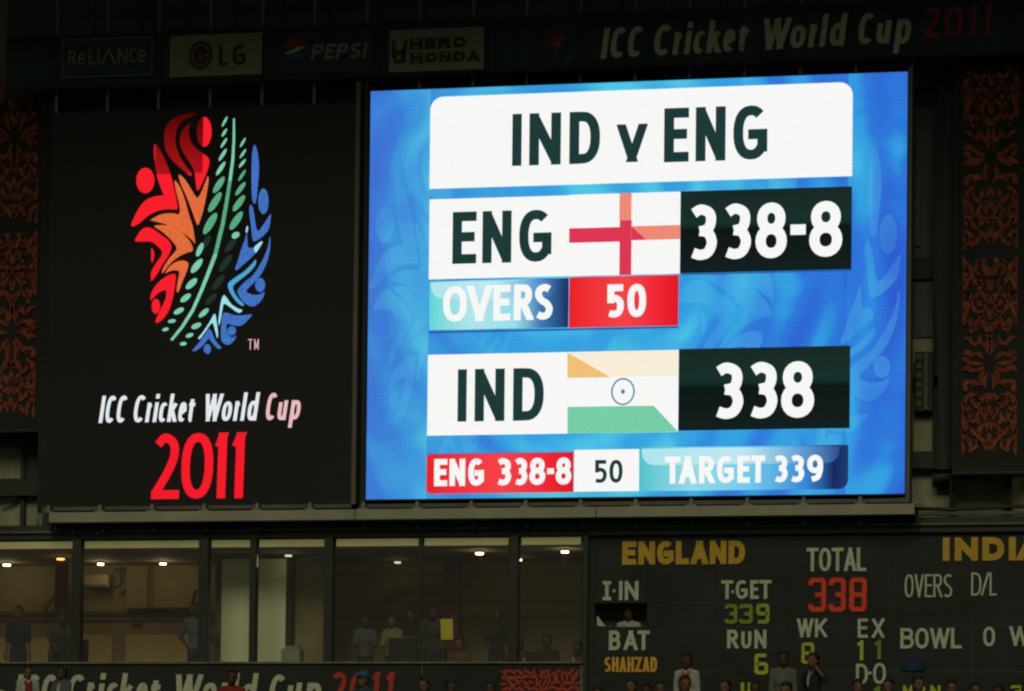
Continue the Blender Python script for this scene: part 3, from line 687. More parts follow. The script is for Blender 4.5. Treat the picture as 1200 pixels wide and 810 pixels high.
def red_led():
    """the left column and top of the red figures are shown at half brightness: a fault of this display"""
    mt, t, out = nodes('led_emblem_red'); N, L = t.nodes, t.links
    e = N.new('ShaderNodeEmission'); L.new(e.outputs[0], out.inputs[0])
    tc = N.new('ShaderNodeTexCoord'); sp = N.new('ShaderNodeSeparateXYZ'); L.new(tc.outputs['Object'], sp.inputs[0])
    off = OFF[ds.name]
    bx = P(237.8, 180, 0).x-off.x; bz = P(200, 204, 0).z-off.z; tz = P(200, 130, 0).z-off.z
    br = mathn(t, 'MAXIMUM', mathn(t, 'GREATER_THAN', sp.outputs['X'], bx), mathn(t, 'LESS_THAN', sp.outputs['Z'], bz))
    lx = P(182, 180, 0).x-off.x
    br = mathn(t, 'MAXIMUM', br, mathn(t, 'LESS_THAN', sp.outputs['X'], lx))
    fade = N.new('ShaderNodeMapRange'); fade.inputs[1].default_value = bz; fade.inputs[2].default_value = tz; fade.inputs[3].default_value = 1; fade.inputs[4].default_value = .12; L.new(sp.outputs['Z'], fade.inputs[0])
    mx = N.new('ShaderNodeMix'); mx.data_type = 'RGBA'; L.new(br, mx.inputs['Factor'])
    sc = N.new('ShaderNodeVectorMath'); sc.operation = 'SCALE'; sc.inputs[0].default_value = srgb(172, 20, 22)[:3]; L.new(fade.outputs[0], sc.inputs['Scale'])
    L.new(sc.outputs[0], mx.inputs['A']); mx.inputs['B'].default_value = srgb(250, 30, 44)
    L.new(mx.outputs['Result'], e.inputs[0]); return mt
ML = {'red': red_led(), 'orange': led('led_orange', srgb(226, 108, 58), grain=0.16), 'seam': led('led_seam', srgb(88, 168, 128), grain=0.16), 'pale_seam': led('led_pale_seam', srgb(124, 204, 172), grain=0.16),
      'dark_seam': led('led_dark_seam', srgb(30, 50, 40), grain=.08), 'blue': led('led_blue', srgb(66, 112, 192), grain=0.2), 'cyan': led('led_cyan', srgb(76, 164, 210), grain=.08), 'white': led('led_cyan_white', srgb(160, 226, 236), grain=.06)}
EN = {'red': 'red_figure', 'orange': 'orange_figure', 'seam': 'green_stitch', 'pale_seam': 'pale_stitch', 'dark_seam': 'dark_stitch', 'blue': 'blue_figure', 'cyan': 'cyan_figure', 'white': 'pale_figure'}
def conv_main(p): q = P(p[0], p[1], -.004); return q.x, q.z
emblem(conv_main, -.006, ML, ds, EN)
LW = led('led_caption_white', srgb(226, 232, 236), grain=.05); LPK = led('led_caption_pink', srgb(236, 186, 192), grain=.05); LR = led('led_caption_red', srgb(246, 26, 42), grain=.05)
# caption: ICC Cricket World Cup
CAP, BASE, XT = 462, 495, 472
def caption(x0, y, k, mats, parent, top, xh, base, desc, tpx, shear, sx=1.0, depth=0.0, name='letter', tilt=0.0):
    """boxes of the caption relative to a 237 px wide original"""
    S = [('I', 0, 5.2, 'c'), ('C', 7, 17.5, 'c'), ('C', 20, 30.5, 'c'), ('C', 40, 52, 'c'), ('r', 54.5, 62, 'x'), ('i', 63.5, 68, 'a'), ('c', 70, 78.5, 'x'), ('k', 80.5, 91, 'a'), ('e', 92.5, 101.5, 'x'), ('t', 104, 111, 't'),
         ('W', 122, 142.5, 'c'), ('o', 143.5, 155, 'x'), ('r', 157.5, 165, 'x'), ('l', 166, 171, 'a'), ('d', 173.5, 185, 'a'), ('C', 195, 206, 'c'), ('u', 209, 219.5, 'x'), ('p', 222.5, 234, 'p')]
    for j, (a0, a1) in enumerate(((0, 15), (15, 18))):
        sp2 = []
        for ch, b0, b1, kd in S[a0:a1]:
            tt = {'c': top, 'x': xh, 'a': top-1*k, 't': top+(xh-top)*.4, 'p': xh}[kd]; bt = desc if kd == 'p' else base
            sp2.append((ch, x0+b0*k*sx, x0+b1*k*sx, tt, bt))
        if isinstance(base, (int, float)):
            letters(sp2, top, base, y, tpx, parent, mats[j], name, depth, shear, xr=x0+117*k, tilt=tilt)
sh = .14
caption(115, -.006, 1, (LW, LPK), ds, 462, 471, 494, 503, 4.6, sh)
letters([('2', 177, 209.5), ('0', 211, 248.5), ('1', 250, 265), ('1', 270, 286)], 507.5, 584.5, -.006, 10.8, ds, LR, 'digit', shear=.025)
letters([('T', 290.5, 296), ('M', 298, 303)], 397.5, 410, -.006, 1.0, ds, LPK, 'letter')

# ================================================================== BEAM UNDER THE SCREENS
bmz0, bmz1 = P(560, 607.5, -.35).z, P(560, 595.5, -.35).z
bt = thing('support_beam', 'long beige steel beam running under both screens', 'beam', (4, -.35, bmz0))
xs = [P(57, 600, -.35).x, P(416, 600, -.35).x, P(698, 600, -.35).x, P(1072, 598, -.35).x]
for i in range(3):
    mb = MB(); a, b = xs[i]+.006, xs[i+1]-.006
    mb.prism([(a, bmz0), (b, bmz0), (b, bmz1), (a, bmz1)], -.35, -.335)
    mb.box(a, b, -.334, -.15, bmz1-.015, bmz1); mb.box(a, b, -.334, -.15, bmz0, bmz0+.015)
    mb.build('beam_length', M['beam'], bt, bevel=.004)
MB().box(xs[0], xs[3], -.14, .30, bmz0-.02, bmz1-.03).build('beam_web', M['housing'], bt)
x0b = P(57, 590, -.25).x; x1b = P(1065, 580, -.25).x
for i in range(18):
    xx = x0b+pitch_*i*1.0
    if xx > x1b+.2: break
    mb = MB().box(xx-.09, xx+.09, -.30, -.18, bmz1+.002, bmz1+.022).box(xx-.024, xx+.024, -.27, -.21, bmz1+.022, bmz1+.135)
    mb.prism([(xx-.06, bmz1+.0225), (xx+.06, bmz1+.0225), (xx+.026, bmz1+.07), (xx-.026, bmz1+.07)], -.245, -.235)
    mb.build('bracket', M['bracket'], bt)
    MB().tube([(xx, -.24, bmz1+.10), (xx, .02, bmz1+.10)], .02, 8).build('bolt', M['bracket'], bt)
    MB().box(xx-.02, xx+.02, -.13, -.05, bmz0-.14, bmz0-.021).build('hanger', M['housing'], bt)

# lintel above the boxes and the scoreboard
ltz = [P(500, 612.5, .25).z, P(500, 630.5, .25).z]
lt = thing('lintel', 'dark concrete lintel between the beam and the glazed boxes', 'lintel', (4, .25, ltz[1]))
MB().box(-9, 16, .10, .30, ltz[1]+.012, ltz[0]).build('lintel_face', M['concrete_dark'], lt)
zz = P(500, 619.5, .03).z
MB().box(-9, 16, .04, .099, zz-.018, zz+.022).build('drip_edge', M['strip'], lt)
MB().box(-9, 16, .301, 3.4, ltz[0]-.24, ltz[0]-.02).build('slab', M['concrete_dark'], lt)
for a in (83, 88, 112):
    slab(a, a+(10 if a == 83 else 4), 624, 626.5, .04, M['sill'], lt, 'clamp', .009)

# ================================================================== TOP FASCIA
FZ0, FZ1 = 7.25, 8.20
FXL, FXR = -6.6, 13.4
fb = thing('fascia_banner', 'long dark teal banner above the screens with pale cup title and red year', 'banner', (4, .15, FZ0))
segs = [FXL, P(190, 60, .15).x, P(445, 55, .15).x, P(580, 50, .15).x, FXR]
for i in range(4):
    mb = MB(); nseg = 30; a, b = segs[i]+.006, segs[i+1]-.006
    for k in range(nseg):
        xa, xb = a+(b-a)*k/nseg, a+(b-a)*(k+1)/nseg
        f_ = lambda x, v: .15+.010*math.sin(x*3.1+v*2)+.006*math.sin(x*7.3)
        mb.poly([(xa, f_(xa, 0), FZ0), (xb, f_(xb, 0), FZ0), (xb, f_(xb, 1), FZ1), (xa, f_(xa, 1), FZ1)])
    o = mb.build('banner_cloth', M['fascia'], fb, smooth=True)
    md = o.modifiers.new('thick', 'SOLIDIFY'); md.thickness = .008; md.offset = 1 if False else -1
FY = .118
caption(703, FY, 1.543, (M['letter_cream'], M['letter_cream']), fb, 22.8, 32.5, 59.2, 72, 6.6, .13, depth=.006, tilt=.017)
# the caption rises to the right; year
letters([('2', 1081, 1101), ('0', 1106, 1127.5), ('1', 1134, 1144), ('1', 1151, 1161)], 7.0, 43, FY, 5.6, fb, M['year_dim'], 'digit', .006, .06, tilt=.012)
PE = {'red': paint('print_red', (.20, .030, .03), .85, .1, 4, .05), 'orange': paint('print_orange', (.25, .12, .03), .85, .1, 4, .05), 'seam': paint('print_green', (.04, .11, .05), .85, .1, 4, .05),
      'pale_seam': paint('print_green2', (.05, .14, .07), .85, .1, 4, .05), 'dark_seam': M['fascia'], 'blue': paint('print_navy', (.03, .07, .13), .85, .1, 4, .05), 'cyan': paint('print_cyan', (.05, .13, .17), .85, .1, 4, .05), 'white': paint('print_pale', (.12, .2, .2), .85, .1, 4, .05)}
ecx0, ecx1, ecz0, ecz1 = box4(639, 679, 26, 78, FY)
def conv_small(p): return ecx0+(p[0]-154)/(318-154)*(ecx1-ecx0), ecz1-(p[1]-133)/(413-133)*(ecz1-ecz0)
emblem(conv_small, FY, PE, fb, EN)
# sponsor boards
def board(px0, px1, pyt, pyb, label, mat):
    b = box4(px0, px1, pyt, pyb, .10)
    t = thing('sponsor_board', label, 'advertising board', ((b[0]+b[1])/2, .10, b[2]), 'advertising boards on the fascia')
    MB().box(b[0], b[1], .095, .125, b[2], b[3]).build('board', mat, t, bevel=.006)
    return t, b
t, b = board(72, 180, 44, 91, 'dark outlined board with pale rounded capitals, leftmost on the fascia', M['fascia'])
mb = MB(); e_ = .022
mb.box(b[0]+.01, b[1]-.01, .088, .094, b[3]-.01-e_, b[3]-.01).box(b[0]+.01, b[1]-.01, .088, .094, b[2]+.01, b[2]+.01+e_).box(b[0]+.01, b[0]+.01+e_, .088, .094, b[2]+.035, b[3]-.035).box(b[1]-.01-e_, b[1]-.01, .088, .094, b[2]+.035, b[3]-.035)
mb.build('outline', M['board_line'], t)
letters([('R', 80, 89), ('e', 91, 100.5, 61, 75), ('L', 104, 112), ('I', 114, 116.5), ('Lam', 118.5, 135.5), ('N', 138, 149), ('C', 151, 160), ('e', 161, 171, 60, 74.2)], 57.5, 75, .088, 2.3, t, M['board_cream'])
t, b = board(199, 307, 40, 89, 'cream board with a dark round badge and two dark capitals', M['board_cream'])
ce = ((b[0]+b[1])/2-.27, (b[2]+b[3])/2)
mb = MB(); mb.poly([(ce[0]+.215*math.cos(q_), .0915, ce[1]+.255*math.sin(q_)) for q_ in [2*math.pi*i/28 for i in range(28)]]); mb.build('badge', M['print_maroon'], t)
mb = MB()
for qd in strip([(ce[0]+.15*math.cos(q_), ce[1]+.18*math.sin(q_)) for q_ in [R(20)+R(320)*i/24 for i in range(25)]], .018): mb.poly([(u_, .088, v_) for u_, v_ in qd])
mb.box(ce[0]-.02, ce[0]-.005, .088, .0912, ce[1]-.07, ce[1]+.07).box(ce[0]-.02, ce[0]+.04, .088, .0912, ce[1]-.085, ce[1]-.07).box(ce[0]+.03, ce[0]+.15, .088, .0912, ce[1]-.01, ce[1]+.01)
mb.build('badge_mark', M['board_cream'], t)
letters([('L', 256, 267), ('G', 272, 288)], 52.5, 77, .091, 5.2, t, M['print_dark'])
t, b = board(329, 438, 37, 85, 'dark teal board with a small round globe and slanted capitals', paint('board_teal', (.030, .055, .062), .8, .15, 3, .1))
ce = (P(346, 60, .1).x, P(346, 59, .1).z)
for nm, mt_, a0, a1 in (('globe_top', M['year_dim'], 15, 165), ('globe_bottom', M['print_blue'], 195, 345)):
    MB().poly([(ce[0]+.20*math.cos(R(a0+(a1-a0)*i/12)), .090, ce[1]+.20*math.sin(R(a0+(a1-a0)*i/12))) for i in range(13)]).build(nm, mt_, t)
MB().poly([(ce[0]-.19, .0905, ce[1]-.05), (ce[0]-.05, .0905, ce[1]-.06), (ce[0]+.19, .0905, ce[1]+.05), (ce[0]+.05, .0905, ce[1]+.055)]).build('globe_band', M['letter_cream'], t)
letters(spread('PEPSI', 364, 428, .2), 51, 69, .090, 3.6, t, M['board_cream'], shear=.2)
t, b = board(456, 567, 33.5, 83, 'cream board with wing mark and two lines of maroon slab capitals, rightmost on the fascia', M['board_cream'])
def slabtext(word, p0, p1, t0, t1):
    sp3 = spread(word, p0, p1, .16); letters(sp3, t0, t1, .090, 4.6, t, M['print_maroon'])
    mb = MB(); zt, zb = P((p0+p1)/2, t0, .09).z, P((p0+p1)/2, t1, .09).z
    for c, a, b2 in sp3:
        if c in 'OD': continue
        xa, xb = P(a, t1, .09).x, P(b2, t1, .09).x
        for zz_ in (zb, zt-.018):
            if c == 'A' and zz_ != zb: continue
            mb.poly([(xa-.02, .0865, zz_), (xb+.02, .0865, zz_), (xb+.02, .0865, zz_+.018), (xa-.02, .0865, zz_+.018)])
    mb.build('serifs', M['print_maroon'], t, kind='stuff')
slabtext('HERO', 480, 546, 44, 57); slabtext('HONDA', 481, 562, 60.5, 73)
mb = MB()
for q_ in ([(459, 48), (463, 48), (465, 66), (462, 73), (459, 66)], [(474, 46), (478, 46), (475, 70), (470, 74), (470, 62)], [(463, 60), (474, 59), (473, 64), (464, 65)], [(462, 70), (475, 69), (475, 74), (462, 75)]):
    mb.poly([tuple(P(a, b2, .089)) for a, b2 in q_])
mb.build('wing_mark', M['print_dark'], t)

# ================================================================== HANGING BANNERS WITH WOVEN FIGURE PRINT
def leaf(mb, x, z, ang, l, w_, y, curve=.12, n=5):
    c, s = math.cos(ang), math.sin(ang); up, dn = [], []
    for i in range(n+1):
        t = i/n; wd = w_*math.sin(math.pi*min(.98, max(.08, t)))**.7/2; k = curve*l*math.sin(math.pi*t)
        a = -l/2+l*t
        up.append((x+a*c-(k+wd)*s, z+a*s+(k+wd)*c)); dn.append((x+a*c-(k-wd)*s, z+a*s+(k-wd)*c))
    mb.poly([(u_, y, v_) for u_, v_ in up+dn[::-1]])
def motif(mb, x0, x1, z0, z1, y, period=3.42, phase=0.0, rs=3):
    """mirrored column of figures with raised arms, a radiating flower and rows of heads, as woven on the banner"""
    xc = (x0+x1)/2; hw = (x1-x0)/2; rr = random.Random(rs); z = z1; k = 0
    def both(dx, zz, an, l, w_, cv=.12):
        if zz < z0+.03 or zz > z1-.03 or dx > hw-.02: return
        w_ *= 1.42; l *= 1.02
        leaf(mb, xc+dx, zz, an, l, w_, y-.0002*(k % 7), cv); leaf(mb, xc-dx, zz, math.pi-an, l, w_, y-.0002*(k % 7), -cv)
    def disc(dx, zz, r_):
        if zz < z0+.05 or zz > z1-.05: return
        for s_ in ((1, -1) if dx > .01 else (1,)):
            mb.poly([(xc+s_*dx+r_*math.cos(a), y-.003, zz+r_*1.2*math.sin(a)) for a in [2*math.pi*i/9 for i in range(9)]])
    zc = phase
    while zc > z0-2: zc -= period
    while zc < z1+2:
        # flower
        for i in range(9):
            a = R(-84+i*21); L0 = .30 if i % 2 else .37; L0 *= hw/.60
            if i in (2, 6): continue
            both(.05*math.cos(a)+L0*.62*math.cos(a)*.9+.02, zc+(.05+L0*.68)*math.sin(a)*1.2, math.atan2(math.sin(a)*1.25, math.cos(a))+rr.uniform(-.25, .25), L0*rr.uniform(.8, 1.1), .052, rr.uniform(-.2, .25)); k += 1
            both(.30+.10*math.cos(a*2), zc+.40*math.sin(a), a+rr.uniform(.5, 1.2), .17, .045, .3)
        for i in range(4):
            both(.36, zc-.36+i*.24, R((-35, -12, 12, 35)[i]), .20, .055, .2); k += 1
        disc(.40, zc+.06, .045); disc(.40, zc-.42, .05)
        # V-armed figures above and below
        for sgn, base in ((1, zc+.62), (-1, zc-.62)):
            for j in range(5 if sgn > 0 else 4):
                zz = base+sgn*j*.235; k += 1
                an = R(58+8*math.sin(j*2.1))*(1 if j % 2 == 0 else -1)*sgn
                both(.115, zz, an, .25, .058, .10); both(.235, zz+.05*sgn, -an*.9, .24, .052, -.12); both(.355, zz, an*1.12, .26, .055, .14); both(.435, zz+.1*sgn, R(88), .22, .045, .05)
                disc((.0, .175, .0, .30, .1)[j % 5], zz+.13*sgn, .042); disc((.30, .42, .37, .18, .40)[j % 5], zz-.10*sgn, .034)
                both(.03, zz-.03*sgn, R(80)*sgn, .17, .035, 0)
                both(rr.uniform(.06, .42), zz+rr.uniform(-.1, .1), rr.uniform(-1.4, 1.4), .13, .03, .3); both(rr.uniform(.06, .42), zz+rr.uniform(-.1, .1), rr.uniform(-1.4, 1.4), .13, .03, -.3)
        zc += period
def hang(name, label, pxm0, pxm1, pyt, pyb, cx0, cx1, cyb, y, phase_px, rs):
    t = thing(name, label, 'banner', (P((pxm0+pxm1)/2, pyb, y).x, y, P(1100, pyb, y).z), 'figure printed banners hanging beside the screens')
    xa, xb = P(cx0, 300, y).x, P(cx1, 300, y).x; zb = P((cx0+cx1)/2, cyb, y).z; zt = 7.22
    mb = MB(); n_ = 40; rows = 12
    def fy(x, z): return y+.012+.012*math.sin(x*5+z*.6)+.006*math.sin(x*13+z)
    for i in range(n_):
        for j in range(rows):
            xs_ = [xa+(xb-xa)*(i+q)/n_ for q in (0, 1)]; zs_ = [zb+(zt-zb)*(j+q)/rows for q in (0, 1)]
            mb.poly([(xs_[0], fy(xs_[0], zs_[0]), zs_[0]), (xs_[1], fy(xs_[1], zs_[0]), zs_[0]), (xs_[1], fy(xs_[1], zs_[1]), zs_[1]), (xs_[0], fy(xs_[0], zs_[1]), zs_[1])])
    o = mb.build('banner_cloth', M['banner'], t, smooth=True)
    mb = MB(); x0, x1 = P(pxm0, 400, y).x, P(pxm1, 400, y).x; z0, z1 = P((pxm0+pxm1)/2, pyb, y).z, P((pxm0+pxm1)/2, pyt, y).z
    motif(mb, x0, x1, z0, z1, y-.014, 3.42, P((pxm0+pxm1)/2, phase_px, y).z, rs)
    mb.build('woven_figures', M['motif'], t, kind='stuff')
    MB().tube([(xa, y+.01, zb-.02), (xb, y+.01, zb-.02)], .035, 8).build('bottom_bar', M['pipe'], t)
    return t
hang('hanging_banner', 'tall dark banner with orange woven figures to the right of the lit screen', 1124, 1196, 76, 547, 1117, 1203, 553, .7, 425, 3)
hang('hanging_banner', 'tall dark banner with orange woven figures at the left of the black screen', -22, 50, 92, 499, -30, 56, 504, .7, 388, 5)
# loose dark drape beside the right banner
mb = MB(); y = .95; n_ = 26; xa, xb = P(1096, 300, y).x, P(1123, 300, y).x
def dy(x, z): return y+.09*math.sin((x-xa)*11+.5*math.sin(z*.9))+.04*math.sin(z*.8+x*4)
for i in range(n_):
    for j in range(16):
        q0, q1 = xa+(xb-xa)*i/n_, xa+(xb-xa)*(i+1)/n_; z0 = P(1110, 549, y).z; h0, h1 = z0+(7.3-z0)*j/16, z0+(7.3-z0)*(j+1)/16
        mb.poly([(q0+.05*math.sin(h0), dy(q0, h0), h0), (q1+.05*math.sin(h0), dy(q1, h0), h0), (q1+.05*math.sin(h1), dy(q1, h1), h1), (q0+.05*math.sin(h1), dy(q0, h1), h1)])
whole('drape', mb, M['drape'], 'loose dark grey cloth hanging in folds between the lit screen and the right banner', 'drape', smooth=True)
whole('end_cladding', MB().box(P(1203, 300, 1.0).x, 16, 1.0, 1.1, P(1150, 556, 1).z, 7.4), M['drape'], 'dark sheet wall at the right edge beyond the hanging banner', 'wall')
whole('side_sheet', MB().box(P(48, 300, .5).x, XA-.06, .5, .56, -.1, 7.4), M['banner'], 'narrow dark sheet between the left banner and the black screen', 'sheet')

# ================================================================== GLAZED BOXES
GY = .13                               # glass plane
zTop = P(400, 631, GY).z; zBl = P(400, 640.5, GY).z; zSill = P(400, 774.5, GY).z
FLOOR = zSill-.70; CEIL = zBl-.02; BACK = 3.35
gb = thing('glazed_box', 'long glazed hospitality box with warm lit rooms below the screens', 'room', (0, GY, FLOOR))
XG0, XG1 = -9.0, P(684, 700, GY).x
MB().box(XG0, XG1, BACK, BACK+.1, FLOOR, CEIL).build('back_wall', M['room_wall'], gb)
MB().box(XG0, XG1+.05, GY+.12, BACK+.1, CEIL+.001, CEIL+.06).build('ceiling', M['room_ceiling'], gb)
MB().box(XG0, XG1+.05, GY+.02, BACK+.1, FLOOR-.1, FLOOR-.001).build('floor', M['room_floor'], gb)
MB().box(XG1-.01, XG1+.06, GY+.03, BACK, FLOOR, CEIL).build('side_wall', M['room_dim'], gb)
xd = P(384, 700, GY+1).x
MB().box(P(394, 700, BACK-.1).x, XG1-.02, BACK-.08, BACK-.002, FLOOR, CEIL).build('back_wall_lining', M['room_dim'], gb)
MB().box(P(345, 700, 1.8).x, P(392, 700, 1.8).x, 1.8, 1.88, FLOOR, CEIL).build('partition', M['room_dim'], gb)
MB().box(XG0, XG1, GY-.06, GY+.16, FLOOR-.9, zSill-.06).build('parapet', M['concrete_dark'], gb)
MB().box(XG0, XG1+.02, GY-.12, GY+.30, zSill-.055, zSill-.02).build('sill', M['sill'], gb, bevel=.008)
posts = [(86, 96), (234, 245), (294, 301), (381, 391), (597, 608)]
edges = [-60]+[v for p in posts for v in p]+[682]
for a, b in posts:
    MB().box(P(a, 700, GY).x, P(b, 700, GY).x, GY-.10, GY+.10, zSill-.018, zTop+.01).build('mullion', M['mullion'], gb, bevel=.008)
MB().box(P(491.5, 700, GY).x, P(494.5, 700, GY).x, GY-.03, GY+.03, zSill-.018, zTop).build('glazing_bar', M['mullion'], gb)
bays = [(-60, 86), (96, 234), (245, 294), (301, 381), (391, 491.5), (494.5, 597), (608, 682)]
for a, b in bays:
    xa, xb = P(a, 700, GY).x, P(b, 700, GY).x
    MB().box(xa+.005, xb-.005, GY-.006, GY+.006, zSill-.015, zTop-.002).build('pane', M['glass'], gb)
    MB().box(xa+.03, xb-.03, GY+.012, GY+.03, zBl, zTop-.01).build('roller_blind', M['blind'], gb, bevel=.005)
    MB().box(xa+.004, xb-.004, GY+.008, GY+.045, zBl-.035, zBl-.008).build('transom', M['mullion'], gb)
# interior pilasters, trims
def inbox(px0, px1, pyt, pyb, y, d, mat, name, par=gb, bevel=0, floor=False):
    b = box4(px0, px1, pyt, pyb, y); z0 = FLOOR if floor else b[2]
    return MB().box(b[0], b[1], y, y+d, z0, b[3]).build(name, mat, par, bevel=bevel)
inbox(148, 172, 664, 716, BACK-.12, .118, M['room_wall'], 'pilaster')
inbox(-60, 378, 716, 720, BACK-.06, .058, M['trim'], 'wall_trim')
inbox(-60, 378, 725, 727, BACK-.04, .038, M['trim'], 'wall_trim')
inbox(154, 166, 729, 733, BACK-.04, .038, M['trim'], 'socket_plate')
inbox(64, 80, 660, 760, 2.2, .3, M['column_red'], 'column', floor=True)
inbox(520, 537, 652, 770, 2.0, .28, M['column_red'], 'column', floor=True)
inbox(335, 342, 652, 760, 1.5, .15, M['dark_post'], 'post', floor=True)
inbox(252, 259, 650, 770, 1.7, .1, M['trim'], 'door_frame', floor=True)
inbox(259.5, 294, 655, 770, 1.45, .06, M['door_white'], 'door_leaf', floor=True)
inbox(295, 334.5, 655, 770, 1.40, .06, M['door_white'], 'door_leaf', floor=True)
MB().tube([P(150, 714.5, 3.22), P(185, 714, 3.22), P(222, 713.5, 3.22), P(226, 705, 3.22), P(229, 692, 3.22)], .03).build('wall_cable', M['pipe'], gb)
MB().tube([P(50, 718, 3.22), P(58, 706, 3.22), P(66, 696, 3.22)], .04).build('wall_cable', M['trim'], gb)
mb = MB().tube([P(435, 720, 3.12), P(450, 706, 3.12), P(468, 690, 3.12), P(500, 688, 3.12), P(550, 686, 3.12), P(558, 672, 3.12), P(557, 658, 3.12)], .035)
mb.build('wall_cable', M['trim'], gb)
inbox(470, 540, 640, 640.1, 3.5, .1, M['trim'], 'shade_bar') if False else None
for z_ in (672, 704, 722): inbox(394, 676, z_, z_+1.6, BACK-.11, .028, M['trim'], 'wall_trim')
# partition reveal and dado
ac = thing('air_conditioner', 'pale wall mounted air conditioner in the second window bay', 'air conditioner', P(112, 690, 3.0))
b = box4(97, 127, 673, 689, 3.0); MB().box(b[0], b[1], 3.0, 3.345, b[2], b[3]).build('casing', paint('ac_beige', (.36, .30, .16), .5, .1, 3, .05), ac, bevel=.03)
MB().box(b[0]+.03, b[1]-.03, 2.97, 2.999, b[2]+.02, b[2]+.06).build('outlet', M['trim'], ac)
mb = MB()
for qd in strip([(P(136, 676, 3.12).x+.10*math.cos(t_), P(136, 678, 3.12).z+.17*math.sin(t_)) for t_ in [R(110)-R(220)*i/14 for i in range(15)]], .035): mb.prism(qd, 3.12, 3.16)
mb.build('pipe_loop', M['pipe'], ac)
for a_, b_ in ((-60, 60), (83, 131), (147, 222)):
    inbox(a_, b_, 744 if a_ > 0 else 748, 792, BACK-.035, .033, paint('dado_lit_paint', (.62, .47, .20), .7, .1, 2, .05), 'dado_lit_panel')  # pale dado, the brighter light low on the back wall put into its colour
# lamps on the ceiling
GLOW = {}
def lamp(pxl, pyl, w_, pw_, colr, label, s=8, size=.11):
    d = ray(pxl, pyl); p = PZ(pxl, pyl, CEIL-.03)
    p.y = min(p.y, BACK-.35); p = Vector((p.x, p.y, CEIL))
    t = thing('ceiling_lamp', label, 'lamp', (p.x, p.y, p.z), 'small lamps in the ceiling of the glazed box')
    mb = MB().tube([(p.x, p.y, CEIL-.002), (p.x, p.y, CEIL-.035)], size*1.15, 14); mb.build('housing', M['plastic_grey'], t)
    if colr not in GLOW: GLOW[colr] = led('lamp_glow_%d' % len(GLOW), colr+(1,), strength=s, grain=0)
    MB().tube([(p.x, p.y, CEIL-.0365), (p.x, p.y, CEIL-.065)], size, 14).build('bulb', GLOW[colr], t)
    l = bpy.data.lights.new('lamp_light', 'POINT'); l.energy = pw_; l.color = colr; l.shadow_soft_size = .08
    lo = bpy.data.objects.new('lamp_light', l); COL.objects.link(lo); lo.parent = t; lo.location = (0, 0, -.16)
WARM = (1.0, .80, .46); ORG = (1.0, .42, .10); DIM = (.45, .40, .25)
lamp(8, 661, 1, 2.6, WARM, 'white lamp at the far left of the left room ceiling', 9, 0.066)
lamp(71, 654, 1, 1.1, ORG, 'orange lamp above the brown column in the left room', 3, 0.070)
lamp(118, 660, 1, 2.3, WARM, 'white lamp above the air conditioner', 9, 0.055)
lamp(191, 659.5, 1, 2.3, WARM, 'white lamp left of the man in blue, middle of the second bay', 9, 0.055)
lamp(338, 650, 1, 1.0, DIM, 'dim lamp above the dark post next to the white doors', 2, 0.062)
lamp(466, 658, 1, .9, DIM, 'dim lamp above the people in the fifth bay', 1, 0.058)
lamp(562, 647.5, 1, 1.6, WARM, 'white lamp in the sixth bay right of the brown column', 6, 0.066)
lamp(662, 645.5, 1, 1.9, WARM, 'white lamp in the last bay next to the scoreboard', 9, 0.062)
lamp(610, 655, 1, .2, WARM, 'tiny lamp just right of the wide mullion', 2, 0.020)

# desk along the window, equipment
dk = thing('window_desk', 'long dark desk running behind the glass of the boxes', 'desk', (0, .8, FLOOR))
MB().box(XG0+.2, XG1-.1, .52, 1.02, zSill-.13, zSill-.09).build('desk_top', M['trim'], dk)
for i in range(8):
    xx = XG0+.4+i*(XG1-XG0-.8)/7; MB().box(xx-.03, xx+.03, .6, .66, FLOOR, zSill-.131).build('leg', M['dark_post'], dk)
DZ = zSill-.09
def tilted_screen(px0, px1, pyt, y, name, label, cat):
    b = box4(px0, px1, pyt, 772, y); t = thing(name, label, cat, ((b[0]+b[1])/2, y, DZ))
    MB().box(b[0], b[1], y, y+.05, DZ+.05, b[3]).build('casing', M['plastic_black'], t, bevel=.01)
    MB().box(b[0]+.02, b[1]-.02, y+.051, y+.056, DZ+.07, b[3]-.02).build('panel', M['print_dark'], t)
    xm = (b[0]+b[1])/2; MB().box(xm-.1, xm+.1, y-.03, y+.09, DZ, DZ+.015).build('stand_foot', M['plastic_black'], t)
    MB().box(xm-.025, xm+.025, y+.01, y+.04, DZ+.016, DZ+.06).build('stand_neck', M['plastic_black'], t)
tilted_screen(69, 84, 750, .62, 'monitor', 'black monitor left of the first wide mullion', 'monitor')
tilted_screen(92, 103, 749.5, .64, 'monitor', 'black monitor showing right of the first wide mullion', 'monitor')
tilted_screen(455, 488, 747.5, .60, 'monitor', 'wide black monitor in front of the man in cream', 'monitor')
tilted_screen(614, 650, 763, .60, 'laptop', 'low black laptop before the man seated in the last bay', 'laptop')
pr = thing('printer', 'small grey printer on the desk by the dark post', 'printer', P(342, 770, .75))
b = box4(330, 352, 757, 771, .7)
MB().box(b[0], b[1], .66, .95, DZ, b[3]-.05).build('casing', M['plastic_grey'], pr, bevel=.02)
MB().box(b[0]+.05, b[1]-.05, .70, .9, b[3]-.049, b[3]).build('paper_feed', M['plastic_grey'], pr, bevel=.01)
MB().box(b[0]+.05, b[1]-.05, .645, .659, DZ+.04, DZ+.08).build('paper_slot', M['plastic_black'], pr)
